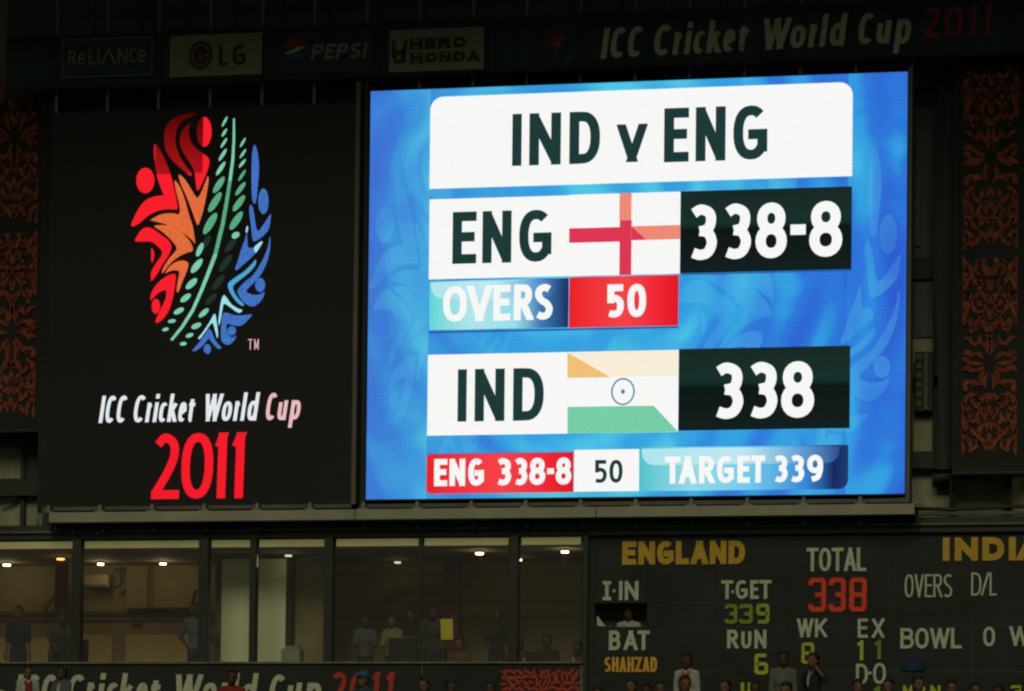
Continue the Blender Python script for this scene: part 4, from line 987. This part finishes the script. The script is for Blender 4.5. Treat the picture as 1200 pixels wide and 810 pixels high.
# cups and bottles on the sill
for i, (a, c_, lab) in enumerate(((409, 'pale', 'pale cup on the desk left of the striped man'), (478, 'white', 'small white cup right of the wide monitor'), (528, 'pale', 'pale cup beside the seated man at the brown column'),
                       (578, 'white', 'pinkish cup before the dark shirted man'), (614, 'white', 'clear bottle just right of the wide mullion'), (672, 'white', 'clear bottle at the right end of the desk'), (40, 'pale', 'pale cup between the two men at the left'))):
    p = P(a, 770, .56); h = .17 if 'bottle' in lab else .10
    mb = MB().tube([(p.x, .56, DZ), (p.x, .56, DZ+h*.7), (p.x, .56, DZ+h)], .035, 10, .038 if h < .12 else .018)
    whole('bottle' if h > .12 else 'cup', mb, M['plastic_grey'], lab, 'bottle' if h > .12 else 'cup', 'cups and bottles on the window desk', smooth=True)

# ledge banner below the boxes
lb = thing('parapet_banner', 'dark banner below the glass with cream cup title, red year and red woven figures', 'banner', (0, GY-.1, FLOOR-.9))
by = GY-.085
zb1 = P(400, 781, by).z
for a, b in ((-60, 492), (496, 584), (584.6, 683)):
    MB().box(P(a, 790, by).x, P(b, 790, by).x, by, by+.02, FLOOR-1.0, zb1).build('banner_cloth', M['score'], lb)
MB().box(P(680, 790, by).x, P(683.5, 790, by).x, by-.02, by-.001, FLOOR-1.0, zb1+.02).build('end_strip', M['strip'], lb)
MB().box(P(494, 790, by).x, P(495.6, 790, by).x, by-.02, by-.001, P(494, 792, by).z, zb1+.02).build('tie_strip', M['strip'], lb)
caption(15, by-.012, 1.525, (M['letter_cream'], M['letter_cream']), lb, 790.5, 800, 831, 845, 6.6, .14, depth=.01)
letters([('2', 386, 404), ('0', 408, 428), ('1', 433, 443), ('1', 449, 460)], 787.5, 828, by-.012, 5.8, lb, M['year_red'], 'digit', .01, .08)
mb = MB(); x0, x1 = P(588, 790, by).x, P(679, 790, by).x
rr = random.Random(4)
for j in range(8):
    for i in range(17):
        xx = x0+(x1-x0)*(i+.5)/17+rr.uniform(-.012, .012); zz = P(640, 786, by).z-.03-j*.088+rr.uniform(-.015, .015)
        an = math.atan2(zz-(P(640, 812, by).z), (xx-(x0+x1)/2)*1.3)+rr.uniform(-.5, .5)+(R(50) if j % 3 == 1 else 0)
        leaf(mb, xx, zz, an, rr.uniform(.11, .16), .036, by-.006-.0003*((i+j) % 5), rr.uniform(-.2, .2))
mb.build('woven_figures', M['motif_red'], lb, kind='stuff')

# ================================================================== SCOREBOARD
SYP = .20
sb = thing('scoreboard', 'wide black manual scoreboard with cream headings and coloured numbers', 'scoreboard', (10, SYP, -5))
sx0 = P(690, 700, SYP).x; sz1 = P(900, 622, SYP).z; sz0 = F1
hx0, hx1, hz0, hz1 = box4(697, 758, 707, 734.5, SYP)
# face boards: columns of sheets butted with fine joints, leaving the hatch open
cols = [sx0, hx0, hx1, P(840, 700, SYP).x, P(925, 700, SYP).x, P(985, 700, SYP).x, P(1048, 700, SYP).x, P(1140, 700, SYP).x, 13.6, 16]
for i in range(len(cols)-1):
    a, b = cols[i]+.002, cols[i+1]-.002
    zs_ = [sz0, hz0-.75, hz0, hz1, sz1]
    for j in range(4):
        if i == 1 and j == 2: continue
        MB().box(a, b, SYP+rnd.uniform(0, .002), SYP+.03, zs_[j]+.002, zs_[j+1]-.002).build('face_board', M['score'], sb)
MB().box(P(684, 700, SYP).x, sx0-.003, SYP-.1, SYP+.3, sz0, sz1).build('end_post', M['concrete_dark'], sb)
MB().box(hx0-.3, hx1+.3, .86, .90, hz0-2.3, hz1+1).build('hatch_backing', paint('hatch_wall', (.16, .19, .17), .8, .2, 2, .1), sb)
MB().box(sx0+.02, hx1+.4, SYP+.05, 1.0, hz0-1.62, hz0-1.56).build('hatch_floor', M['concrete_dark'], sb)
DP = .022
def sl(specs, t0, t1, tpx, mat, nm='letter'):
    letters(specs, t0, t1, SYP-DP, tpx, sb, mat, nm, DP-.0045, each=True)
sl(spread('ENGLAND', 729, 873, .12), 634, 661.5, 6.9, M['letter_gold_dim'])
sl([('serifI', 706, 716), ('.', 718, 721, 690, 694), ('I', 725, 729.5), ('N', 732, 748)], 681, 703.5, 4.1, M['letter_white'])
sl([('B', 713.5, 727), ('A', 731, 747), ('T', 747, 761)], 739, 762, 4.3, M['letter_white'])
sl(spread('SHAHZAD', 708, 770, .14), 770, 787.5, 3.2, M['letter_gold'])
sl([('T', 845, 859), ('.', 857, 860, 692, 695), ('G', 862, 876), ('E', 879, 889), ('T', 890, 904)], 680, 702, 3.9, M['letter_white'])
sl([('b3', 849, 864), ('b3', 866, 882)], 708, 731, 4.3, M['digit_green'], 'digit')
sl([('b9', 886, 901.5)], 707.5, 731, 4.4, M['digit_lime'] if False else paint('digit_mid_green', (.32, .40, .04), .7, .2, 5, .1), 'digit')
sl([('R', 852, 865), ('U', 868.5, 880.5), ('N', 884, 898)], 738, 760, 4.0, M['letter_white'])
sl([('b6', 884, 900)], 766, 790.5, 4.4, M['digit_lime'], 'digit')
sl(spread('TOTAL', 945, 1015, .06), 642, 669.5, 3.9, M['letter_white'])
sl([('b3', 947, 968), ('b3', 971, 991), ('b8', 995, 1015.5)], 677, 717, 5.6, M['letter_red'], 'digit')
sl([('W', 934, 953), ('K', 955, 969)], 725, 747, 3.5, M['letter_white'])
sl([('b8', 939, 954)], 753, 778, 3.8, M['digit_lime'], 'digit')
sl([('E', 1005, 1017), ('X', 1022, 1036)], 725, 747.5, 3.5, M['letter_white'])
sl([('b1', 1004, 1014)], 750.5, 774, 4.0, M['digit_lime'], 'digit'); sl([('b1', 1024, 1035)], 750, 773, 4.0, M['digit_green'], 'digit')
sl([('D', 1003, 1017, 778, 802), ('.', 1017.5, 1021, 787, 790.5), ('O', 1023, 1038)], 777, 801.5, 3.4, M['letter_white'])
sl([('b1', 1023, 1034)], 804, 826, 3.8, M['digit_green'], 'digit')
sl([('I', 1104.5, 1113), ('N', 1118.7, 1146), ('D', 1151, 1176.7), ('I', 1182, 1190.5), ('A', 1192, 1220)], 629.5, 657, 7.8, M['letter_gold_dim'])
sl(spread('OVERS', 1060, 1116, .12), 673, 700, 2.3, M['letter_white'])
sl([('D', 1138, 1150), ('/', 1149.5, 1159), ('L', 1159.5, 1168)], 671, 698, 2.3, M['letter_white'])
sl(spread('BOWL', 1055, 1127, .1), 736, 760, 3.7, M['letter_white'])
sl([('O', 1152, 1166)], 734.5, 757.5, 3.5, M['letter_white']); sl([('W', 1183, 1207)], 734, 757, 3.5, M['letter_white'])
sl([('b4', 868, 880)], 800, 822, 3.8, M['digit_lime'], 'digit')
sl([('M', 1058, 1070), ('U', 1074, 1084), ('N', 1090, 1102), ('b3', 1184, 1198)], 803, 818, 3.2, M['digit_lime'], 'digit')
for (a, b, c, d) in ((1056, 1116, 703, 718), (1122, 1172, 703, 718), (905, 914, 712, 724), (847, 880, 766, 790), (706, 728, 792, 812), (1028, 1036, 712, 722)):
    x0, x1, z0, z1 = box4(a, b, c, d, SYP)
    MB().box(x0, x1, SYP-.0035, SYP+.001, z0, z1).build('number_slot', M['score_dark'], sb)
# corner of a pale card in the hatch
q = [P(699.5, 721, .4), P(699.5, 733.5, .4), P(709.5, 734, .4)]
whole('card', MB().prism([(v.x, v.z) for v in q], .4, .404), M['letter_white'], 'pale triangular card corner in the open hatch left of the man', 'card')

# ================================================================== PEOPLE
def remesh_obj(name, shapes, voxel, mat, smooth_it=2):
    """shapes: list of ('s', centre, (rx,ry,rz)) or ('c', p, r1, q, r2); fused into one continuous surface"""
    bm = bmesh.new()
    for s in shapes:
        if s[0] == 's':
            rv = s[2] if isinstance(s[2], tuple) else (s[2],)*3
            mt_ = Matrix.Translation(s[1]) @ Matrix.Diagonal((*rv, 1)) if len(s) < 4 else Matrix.Translation(s[1]) @ s[3].to_4x4() @ Matrix.Diagonal((*rv, 1))
            bmesh.ops.create_icosphere(bm, subdivisions=3 if max(rv) > .03 else 1, radius=1, matrix=mt_)
        else:
            p, r1, q_, r2 = Vector(s[1]), s[2], Vector(s[3]), s[4]
            d = q_-p; l = d.length
            bmesh.ops.create_icosphere(bm, subdivisions=2 if r1 > .02 else 1, radius=r1, matrix=Matrix.Translation(p))
            bmesh.ops.create_icosphere(bm, subdivisions=2 if r2 > .02 else 1, radius=r2, matrix=Matrix.Translation(q_))
            if l > 1e-5:
                rot = d.to_track_quat('Z', 'Y').to_matrix().to_4x4()
                bmesh.ops.create_cone(bm, cap_ends=True, segments=14 if r1 > .02 else 8, radius1=r1, radius2=r2, depth=l, matrix=Matrix.Translation((p+q_)/2) @ rot)
    me = bpy.data.meshes.new(name); bm.to_mesh(me); bm.free()
    o = bpy.data.objects.new(name, me); COL.objects.link(o)
    md = o.modifiers.new('r', 'REMESH'); md.mode = 'VOXEL'; md.voxel_size = voxel; md.use_smooth_shade = True
    if smooth_it:
        ms = o.modifiers.new('s', 'SMOOTH'); ms.factor = .5; ms.iterations = smooth_it
    dg = bpy.context.evaluated_depsgraph_get(); ev = o.evaluated_get(dg)
    me2 = bpy.data.meshes.new_from_object(ev); me2.name = name
    o.modifiers.clear(); o.data = me2; bpy.data.meshes.remove(me)
    me2.materials.clear(); me2.materials.append(mat)
    for p in me2.polygons: p.use_smooth = True
    return o
SKIN = [paint('skin_%s' % n, c, .6, .08, 8, .05) for n, c in (('brown', (.165, .085, .05)), ('deep', (.085, .042, .026)), ('tan', (.30, .165, .10)))]
HAIR = paint('hair_black', (.012, .010, .009), .5, .3, 20, .3); EYE = paint('eye_dark', (.02, .015, .012), .3, .05, 20, 0); LIP = paint('lip', (.13, .05, .04), .6, .05, 10, 0)
SHOE = paint('shoe', (.02, .018, .016), .5, .1, 10, .05)
def stripes(name, c1, c2, sc_=26, axis='X'):
    mt, t, out = nodes(name); N, L = t.nodes, t.links
    b = N.new('ShaderNodeBsdfPrincipled'); L.new(b.outputs[0], out.inputs[0]); b.inputs['Roughness'].default_value = .85
    tc = N.new('ShaderNodeTexCoord'); wv = N.new('ShaderNodeTexWave'); wv.bands_direction = axis; wv.inputs['Scale'].default_value = sc_; wv.inputs['Distortion'].default_value = 1.2; wv.inputs['Detail Scale'].default_value = .6
    L.new(tc.outputs['Object'], wv.inputs['Vector'])
    cr = N.new('ShaderNodeValToRGB'); cr.color_ramp.elements[0].position = .42; cr.color_ramp.elements[1].position = .58; cr.color_ramp.elements[0].color = c1+(1,); cr.color_ramp.elements[1].color = c2+(1,)
    L.new(wv.outputs['Fac'], cr.inputs[0]); L.new(cr.outputs[0], b.inputs['Base Color']); return mt
CL = {n: paint('cloth_'+n, c, .85, .14, 5, .25) for n, c in (('navy', (.022, .028, .036)), ('black', (.016, .018, .018)), ('blue', (.085, .115, .14)), ('cream', (.22, .20, .11)), ('grey', (.115, .12, .10)), ('white', (.34, .36, .30)),
      ('red', (.22, .025, .02)), ('maroon', (.10, .025, .02)), ('olive', (.08, .08, .04)), ('teal', (.03, .055, .065)), ('brown', (.10, .06, .035)), ('jeans', (.03, .04, .07)), ('scarf', (.50, .075, .035)), ('greyblue', (.09, .105, .12)), ('cap', (.02, .09, .16)))}
CL['stripe'] = stripes('cloth_stripe', (.025, .032, .04), (.14, .16, .16), 9)
CL['stripe2'] = stripes('cloth_stripe_grey', (.018, .02, .02), (.075, .08, .07), 8)
def V(*a): return Vector(a)
def hand(shapes, wr, d, side, curl=.5):
    d = d.normalized(); up = V(0, 0, 1) if abs(d.z) < .8 else V(0, -1, 0)
    s = d.cross(up).normalized(); n_ = s.cross(d).normalized()
    pc = wr+d*.05
    shapes.append(('c', wr, .026, wr+d*.03, .03)); shapes.append(('c', wr+d*.03+s*.02, .018, wr+d*.085+s*.024, .015)); shapes.append(('c', wr+d*.03-s*.02, .018, wr+d*.085-s*.024, .015)); shapes.append(('c', wr+d*.03, .02, wr+d*.085, .017))
    for i, (o_, ln) in enumerate(((-.031, .062), (-.010, .074), (.011, .070), (.031, .056))):
        a = wr+d*.085+s*o_; b_ = a+(d*.9-n_*curl*.5)*ln*.55; c_ = b_+(d*(.8-curl)-n_*(.3+curl))*ln*.55
        shapes.append(('c', a, .0115, b_, .0105)); shapes.append(('c', b_, .0105, c_, .009))
    a = wr+d*.025-s*.026*side; b_ = a+(d*.6-s*.75*side)*.045; c_ = b_+(d*.9-s*.2*side)*.035
    shapes.append(('c', a, .015, b_, .0125)); shapes.append(('c', b_, .0125, c_, .010))
HS = 1.13
POSES = {
 'down':  dict(arms=[((.215, .02, 1.14), (.235, -.03, .90)), ((.215, .02, 1.14), (.235, -.03, .90))]),
 'hips':  dict(arms=[((.36, .10, 1.17), (.195, -.03, 1.00)), ((.36, .10, 1.17), (.195, -.03, 1.00))]),
 'folded': dict(arms=[((.235, -.06, 1.17), (.02, -.20, 1.20)), ((.235, -.06, 1.17), (.05, -.235, 1.17))]),
 'desk':  dict(arms=[((.23, -.04, 1.15), (.17, -.27, 1.08)), ((.23, -.04, 1.15), (.17, -.27, 1.08))], lean=.05),
 'raise': dict(arms=[((.34, -.06, 1.30), (.20, -.16, 1.50)), ((.215, .02, 1.14), (.22, -.12, .95))]),
 'lean':  dict(arms=[((.25, -.16, 1.16), (.20, -.34, 1.02)), ((.25, -.16, 1.16), (.20, -.34, 1.02))], lean=.16, bow=.35),
 'sit':   dict(arms=[((.225, -.04, .78), (.14, -.30, .66)), ((.225, -.04, .78), (.14, -.30, .66))], sit=True),
 'clap':  dict(arms=[((.24, -.08, .80), (.05, -.27, .98)), ((.24, -.08, .80), (.06, -.27, .98))], sit=True),
}
PB = {}
def build_pose(key):
    ps = POSES[key]; sit = ps.get('sit'); dz = -.40 if sit else 0; ln = ps.get('lean', 0)
    def S(x, y, z): return V(x, y-ln*max(0, (z-.95-dz))/.6*1.0, z+dz) if not sit else V(x, y, z+dz)
    body = []; shirt = []; tr = []
    hipz = .93
    # trunk
    trunk = [('s', S(0, 0, .96), (.155, .105, .12)), ('s', S(0, .0, 1.10), (.140, .100, .14)), ('s', S(0, -.005, 1.27), (.168, .112, .17)), ('c', S(-.13, .01, 1.405), .060, S(.13, .01, 1.405), .060)]
    body += trunk
    nk = S(0, .012, 1.44); hd = S(0, -.012, 1.60); bow = ps.get('bow', 0)
    if bow: hd = hd+V(0, -.05, -.035)
    body += [('c', nk, .058, hd+V(0, .02, -.06), .050), ('c', S(-.09, .01, 1.43), .045, S(.09, .01, 1.43), .045)]
    hb = Matrix.Rotation(bow, 3, 'X')
    def H(x, y, z): return hd+hb @ V(x*1.16*HS, y*1.06*HS, z*HS)
    body += [('s', H(0, .012, .025), (.074*1.3, .092*1.18, .090*1.1), hb), ('s', H(0, -.010, -.03), (.062*1.3, .078*1.18, .080*1.12), hb), ('s', H(0, -.040, -.075), (.036, .036, .032), hb),
             ('c', H(0, -.088, .008), .009, H(0, -.104, -.026), .014), ('s', H(.013, -.094, -.030), .009), ('s', H(-.013, -.094, -.030), .009),
             ('c', H(-.034, -.078, .026), .010, H(.034, -.078, .026), .010), ('s', H(.076, .012, -.008), (.010, .017, .028), hb), ('s', H(-.076, .012, -.008), (.010, .017, .028), hb),
             ('c', H(-.018, -.084, -.052), .008, H(.018, -.084, -.052), .008)]
    shirt += [('s', S(0, 0, .97), (.172, .122, .135)), ('s', S(0, .0, 1.10), (.160, .118, .15)), ('s', S(0, -.005, 1.27), (.185, .128, .175)), ('c', S(-.135, .01, 1.405), .072, S(.135, .01, 1.405), .072), ('c', S(-.06, .015, 1.45), .05, S(.06, .015, 1.45), .05)]
    for sd, (el, wr) in zip((1, -1), ps['arms']):
        if sit: sh_ = S(.185*sd, .01, 1.40); e_ = V(el[0]*sd, el[1], el[2]); w_ = V(wr[0]*sd, wr[1], wr[2])
        else: sh_ = S(.185*sd, .01, 1.40); e_ = V(el[0]*sd, el[1]-ln*.4, el[2]); w_ = V(wr[0]*sd, wr[1]-ln*.3, wr[2])
        body += [('c', sh_, .052, e_, .038), ('c', e_, .038, w_, .026)]
        shirt += [('c', sh_, .068, e_, .056), ('c', e_, .056, e_.lerp(w_, .12), .054)]
        hand(body, w_, (w_-e_), sd, .6)
    for sd in (1, -1):
        hp = S(.088*sd, 0, .92)
        if sit: kn = V(.11*sd, -.42, .50); an = V(.11*sd, -.40, .09)
        else: kn = V(.10*sd, -.01, .50); an = V(.105*sd, .02, .09)
        body += [('c', hp, .082, kn, .056), ('c', kn, .055, an, .036), ('c', an, .036, an+V(0, .01, -.04), .035), ('c', an+V(0, .02, -.055), .032, an+V(.01*sd, -.13, -.062), .026)]
        tr += [('c', hp, .100, kn, .078), ('c', kn, .078, an+V(0, 0, .0), .062)]
    tr += [('s', S(0, 0, .93), (.168, .12, .12))]
    o = {}
    o['body'] = remesh_obj('body', body, .0115, SKIN[0], 2)
    o['shirt'] = remesh_obj('shirt', shirt, .016, CL['navy'], 3)
    o['trousers'] = remesh_obj('trousers', tr, .018, CL['jeans'], 3)
    hr = [('s', H(0, .026, .040), (.083*1.28, .090*1.18, .088*1.12), hb), ('s', H(0, .050, -.01), (.072*1.28, .062*1.18, .075*1.12), hb), ('s', H(0, -.01, .085), (.055*1.3, .062*1.18, .036*1.15), hb)]
    rr = random.Random(len(PB)+11)
    for i in range(26):
        a = rr.uniform(0, 6.28); b_ = rr.uniform(.1, 1.3)
        hr.append(('s', H(.072*math.cos(a)*math.sin(b_), .028+.078*math.sin(a)*math.sin(b_) if math.sin(a) > -.3 else .0+.05*math.sin(a), .055+.068*math.cos(b_)), .016))
    o['hair'] = remesh_obj('hair', hr, .010, HAIR, 1)
    sh = []
    for sd in (1, -1):
        an = V(.11*sd, -.40, .09) if sit else V(.105*sd, .02, .09)
        sh = [('c', an+V(0, .02, -.05), .042, an+V(.01*sd, -.14, -.060), .034)]
        o['shoe%d' % sd] = remesh_obj('shoe', sh, .014, SHOE, 1)
    for sd in (1, -1):
        bm = bmesh.new(); bmesh.ops.create_uvsphere(bm, u_segments=10, v_segments=6, radius=.0105, matrix=Matrix.Translation(H(.031*sd, -.080, .006)))
        me = bpy.data.meshes.new('eye'); bm.to_mesh(me); bm.free(); me.materials.append(EYE); e_ = bpy.data.objects.new('eye', me); COL.objects.link(e_); o['eye%d' % sd] = e_
    mb = MB().tube([tuple(H(-.022, -.088, -.054)), tuple(H(0, -.0945, -.053)), tuple(H(.022, -.088, -.054))], .0045, 6); o['mouth'] = mb.build('mouth', LIP, None)
    top = max(v.co.z for v in o['hair'].data.vertices)
    PB[key] = (o, top, True, H(0, 0, 0), hb)
def extra(kind, par, key, mat):
    hd = PB[key][3]
    if kind == 'scarf':
        sh = [('c', hd+V(0, .05, -.15), .040, hd+V(.07, .0, -.17), .036), ('c', hd+V(0, .05, -.15), .040, hd+V(-.07, .0, -.17), .036), ('c', hd+V(.07, .0, -.17), .034, hd+V(.025, -.15, -.25), .045), ('c', hd+V(-.07, .0, -.17), .034, hd+V(-.02, -.15, -.25), .045),
              ('c', hd+V(.025, -.15, -.25), .045, hd+V(.05, -.155, -.44), .042), ('c', hd+V(-.02, -.15, -.25), .045, hd+V(-.045, -.155, -.42), .042)]
        o = remesh_obj('scarf', sh, .014, mat, 1)
    elif kind == 'cap':
        sh = [('s', hd+V(0, .015, .070), (.118, .124, .090)), ('s', hd+V(0, -.13, .062), (.080, .075, .013))]
        o = remesh_obj('cap', sh, .008, mat, 1)
    elif kind == 'collar':
        sh = [('c', hd+V(.05, -.02, -.155), .022, hd+V(.0, -.115, -.27), .014), ('c', hd+V(-.05, -.02, -.155), .022, hd+V(.0, -.115, -.27), .014), ('c', hd+V(.0, -.117, -.27), .024, hd+V(0, -.122, -.40), .020)]
        o = remesh_obj('collar', sh, .012, mat, 1)
    elif kind == 'bib':
        sh = [('s', hd+V(0, -.02, -.34), (.075, .125, .17))]
        o = remesh_obj('shirt_front', sh, .012, mat, 1)
    o.parent = par; return o
def person(pxh, pytop, y, pose, shirt, label, rot=0, floor=None, group=None, skin=0, trs='jeans', hgt=None, extras=()):
    """pxh, pytop: where the crown of the head shows in the photograph"""
    if pose not in PB: build_pose(pose)
    o, top, fresh, _, _ = PB[pose]
    p = P(pxh, pytop, y)
    if floor is None: floor = p.z-top*1.0
    s = (p.z-floor)/top; s = max(.86, min(1.12, s)) if floor is not None else 1
    t = thing('person', label, 'person', (p.x, y, p.z-top*s), group); t.scale = (.86*s, .92*s, s); t.rotation_euler = (0, 0, R(rot))
    first = fresh
    for k, src in o.items():
        if first: c = src
        else: c = src.copy(); COL.objects.link(c)
        c.parent = t
        mt_ = {'body': SKIN[skin], 'shirt': CL[shirt], 'trousers': CL[trs]}.get(k)
        if mt_ is not None:
            c.material_slots[0].link = 'OBJECT'; c.material_slots[0].material = mt_
    PB[pose] = (o, top, False, PB[pose][3], PB[pose][4])
    OFF[t.name] = V(0, 0, 0)
    for kind, cl in extras: extra(kind, t, pose, CL[cl])
    return t
G1 = 'people behind the glass of the boxes'; G2 = 'spectators below the scoreboard and boxes'
person(22, 709, 1.15, 'down', 'navy', 'man in a dark blue shirt standing at the far left window', 8, FLOOR, G1)
person(67, 714, 1.2, 'lean', 'stripe2', 'man in a grey striped shirt leaning beside the brown column', 40, FLOOR, G1, 1)
person(231, 705, 1.3, 'hips', 'blue', 'man in a light blue shirt with hands on hips behind the mullion', 5, FLOOR, G1, 1)
person(428, 720, 1.25, 'desk', 'stripe', 'man in a blue and white striped shirt left of the man in cream', 15, FLOOR, G1, 1)
person(461, 720, 1.15, 'desk', 'cream', 'man in a cream shirt behind the wide black monitor', -12, FLOOR, G1)
person(481, 711, 1.9, 'folded', 'black', 'man in a black shirt standing right behind the man in cream', 0, FLOOR, G1)
person(508, 708, 1.2, 'lean', 'stripe2', 'long haired person in a striped top bending over the desk left of the yellow sheet', 10, FLOOR, G1, 1)
person(538, 745, 1.2, 'sit', 'brown', 'seated person in brown to the right of the brown column', -5, None, G1)
person(583, 713, 1.25, 'desk', 'black', 'man in a black shirt between the brown column and the wide mullion', 12, FLOOR, G1, 1)
person(607, 747, 1.3, 'sit', 'maroon', 'seated person half hidden behind the wide mullion', -20, None, G1, 1)
person(641, 742, 1.2, 'sit', 'black', 'seated man in black behind the low laptop in the last bay', 6, None, G1, 1)
person(677, 751, 1.2, 'sit', 'olive', 'seated person at the right end of the last bay, partly cut by the wall', 0, None, G1, 1)
# yellow sheet held by the bending person
ys = P(524, 738, .95)
yb = box4(517, 531, 725, 750, .93)
whole('yellow_sheet', MB().prism([(yb[0], yb[2]), (yb[1], yb[2]+.01), (yb[1]-.01, yb[3]), (yb[0]-.015, yb[3]-.01)], .93, .938), M['paper_yellow'], 'bright yellow paper sheet held up behind the glass', 'paper')
person(737, 709, .50, 'down', 'white', 'man in a white shirt looking out of the open scoreboard hatch', -6, None, None, 1)
# stools for the seated people in the boxes
for pxs, lab in ((538, 'dark stool under the person in brown'), (607, 'dark stool under the person behind the mullion'), (641, 'dark stool under the man with the laptop'), (677, 'dark stool at the right end of the box')):
    p = P(pxs, 760, 1.22)
    t = thing('stool', lab, 'stool', (p.x, 1.27, FLOOR), 'stools in the glazed box')
    st_z = P(pxs, 745, 1.22).z-1.30+.43 if pxs != 677 else P(pxs, 751, 1.2).z-.87
    MB().tube([(p.x, 1.27, st_z-.05), (p.x, 1.27, st_z)], .18, 16).build('seat', M['dark_post'], t)
    MB().tube([(p.x, 1.27, FLOOR), (p.x, 1.27, st_z-.051)], .03, 8).build('stem', M['dark_post'], t)
    MB().tube([(p.x, 1.27, FLOOR), (p.x, 1.27, FLOOR+.02)], .17, 16).build('foot', M['dark_post'], t)

RY = [-1.25, -2.2, -3.0]; RF = [F1, F1-RISE, F1-2*RISE]
crd = random.Random(21)
def crowd(px, py, row, pose, shirt, label, rot=0, skin=0, extras=(), trs='jeans'):
    rot = rot*1.8+crd.uniform(-12, 12)
    return person(px, py, RY[row]+crd.uniform(-.12, .12), pose, shirt, label, rot, RF[row], G2, skin, trs, None, extras)
crowd(-8, 788, 1, 'down', 'white', 'person in a white shirt cut by the left edge', 10)
crowd(33, 779, 0, 'down', 'white', 'person in a white top with a red scarf before the cup title', 12, 0, (('scarf', 'red'),))
crowd(73, 780, 0, 'folded', 'greyblue', 'man in a grey jacket over a white shirt, below the first mullion', -8, 1, (('bib', 'white'),))
crowd(272, 783, 1, 'down', 'red', 'person in a red shirt before the word World', 5, 1)
crowd(425, 786, 1, 'down', 'teal', 'person in a blue cap before the red year', -10, 0, (('cap', 'cap'),))
crowd(497, 793, 1, 'folded', 'black', 'dark haired person left of the pair under the brown column', 0, 0)
crowd(527, 796, 1, 'desk', 'olive', 'person in olive right of the pair under the brown column', 18, 1)
crowd(575, 797, 1, 'down', 'black', 'dark haired person in black just left of the red woven figures', -12, 1)
crowd(700, 803, 1, 'down', 'black', 'person in black at the lower left of the scoreboard', 10, 1)
crowd(740, 794, 1, 'folded', 'brown', 'person in brown under the name in gold capitals', -15, 0)
crowd(758, 800, 1, 'raise', 'black', 'person in black with a raised hand right of the name in gold capitals', -5, 1)
crowd(774, 797, 1, 'down', 'maroon', 'person in maroon left of the man in the white jacket', 12, 0)
crowd(805, 764.5, 0, 'down', 'white', 'standing man in a white jacket with an orange red scarf', -6, 1, (('scarf', 'scarf'),))
crowd(803, 790, 2, 'folded', 'black', 'dark haired person directly in front of the man with the scarf', 5, 0)
crowd(850, 795, 1, 'down', 'black', 'person in black under the empty slot left of the green six', -8, 0)
crowd(885, 797, 1, 'desk', 'maroon', 'person in maroon below the green six', 10, 1)
crowd(918, 762, 0, 'down', 'grey', 'broad man in a grey shirt standing right of the green six', 4, 1)
crowd(921, 798, 2, 'down', 'black', 'person in black directly in front of the man in grey', -5, 0)
crowd(953, 764, 0, 'raise', 'black', 'man in a black jacket raising a hand beside his head', -14, 0, (('collar', 'white'),))
crowd(1005, 795, 1, 'down', 'brown', 'person in brown under the letter D', 6, 0)
crowd(1041, 794, 1, 'folded', 'black', 'person in black right of the letter O', -10, 0)
crowd(1076, 791, 1, 'down', 'greyblue', 'person in grey blue under the blue umbrella', 12, 0)
crowd(1115, 796, 1, 'desk', 'black', 'first person in black right of the blue umbrella', 0, 0)
crowd(1143, 799, 1, 'down', 'maroon', 'person in maroon under the single letter O of the bowling row', 8, 0)
crowd(1170, 801, 1, 'folded', 'olive', 'person in olive near the right edge of the crowd', -8, 1)
crowd(1203, 797, 1, 'down', 'black', 'person in black cut by the right edge', -8, 1)
# small closed blue umbrella-like canopy held above the crowd
uc = P(1070, 780, -1.55)
ut = thing('umbrella', 'small dark blue umbrella held over the crowd below the word BOWL', 'umbrella', (uc.x, -1.55, uc.z-.85))
mb = MB(); rs = []
prof = [(0, .125), (.07, .112), (.14, .075), (.19, .015), (.225, -.09)]
n = 16
for (r_, h_) in prof:
    rs.append([(uc.x+r_*math.cos(2*math.pi*i/n)*(1 if i % 2 else .94), -1.55+r_*math.sin(2*math.pi*i/n)*(1 if i % 2 else .94), uc.z+h_) for i in range(n)])
for a in range(len(prof)-1):
    for i in range(n):
        q = [rs[a][i], rs[a][(i+1) % n], rs[a+1][(i+1) % n], rs[a+1][i]]
        if a == 0: q = q[1:]
        mb.poly(q)
o = mb.build('canopy', M['cloth_blue'], ut)
MB().tube([(uc.x, -1.55, uc.z-.8), (uc.x, -1.55, uc.z+.15)], .008, 6).build('shaft', M['dark_post'], ut)
for o in list(bpy.data.objects):       # nothing left over without a use
    if o.type == 'MESH' and len(o.data.polygons) == 0: bpy.data.objects.remove(o)
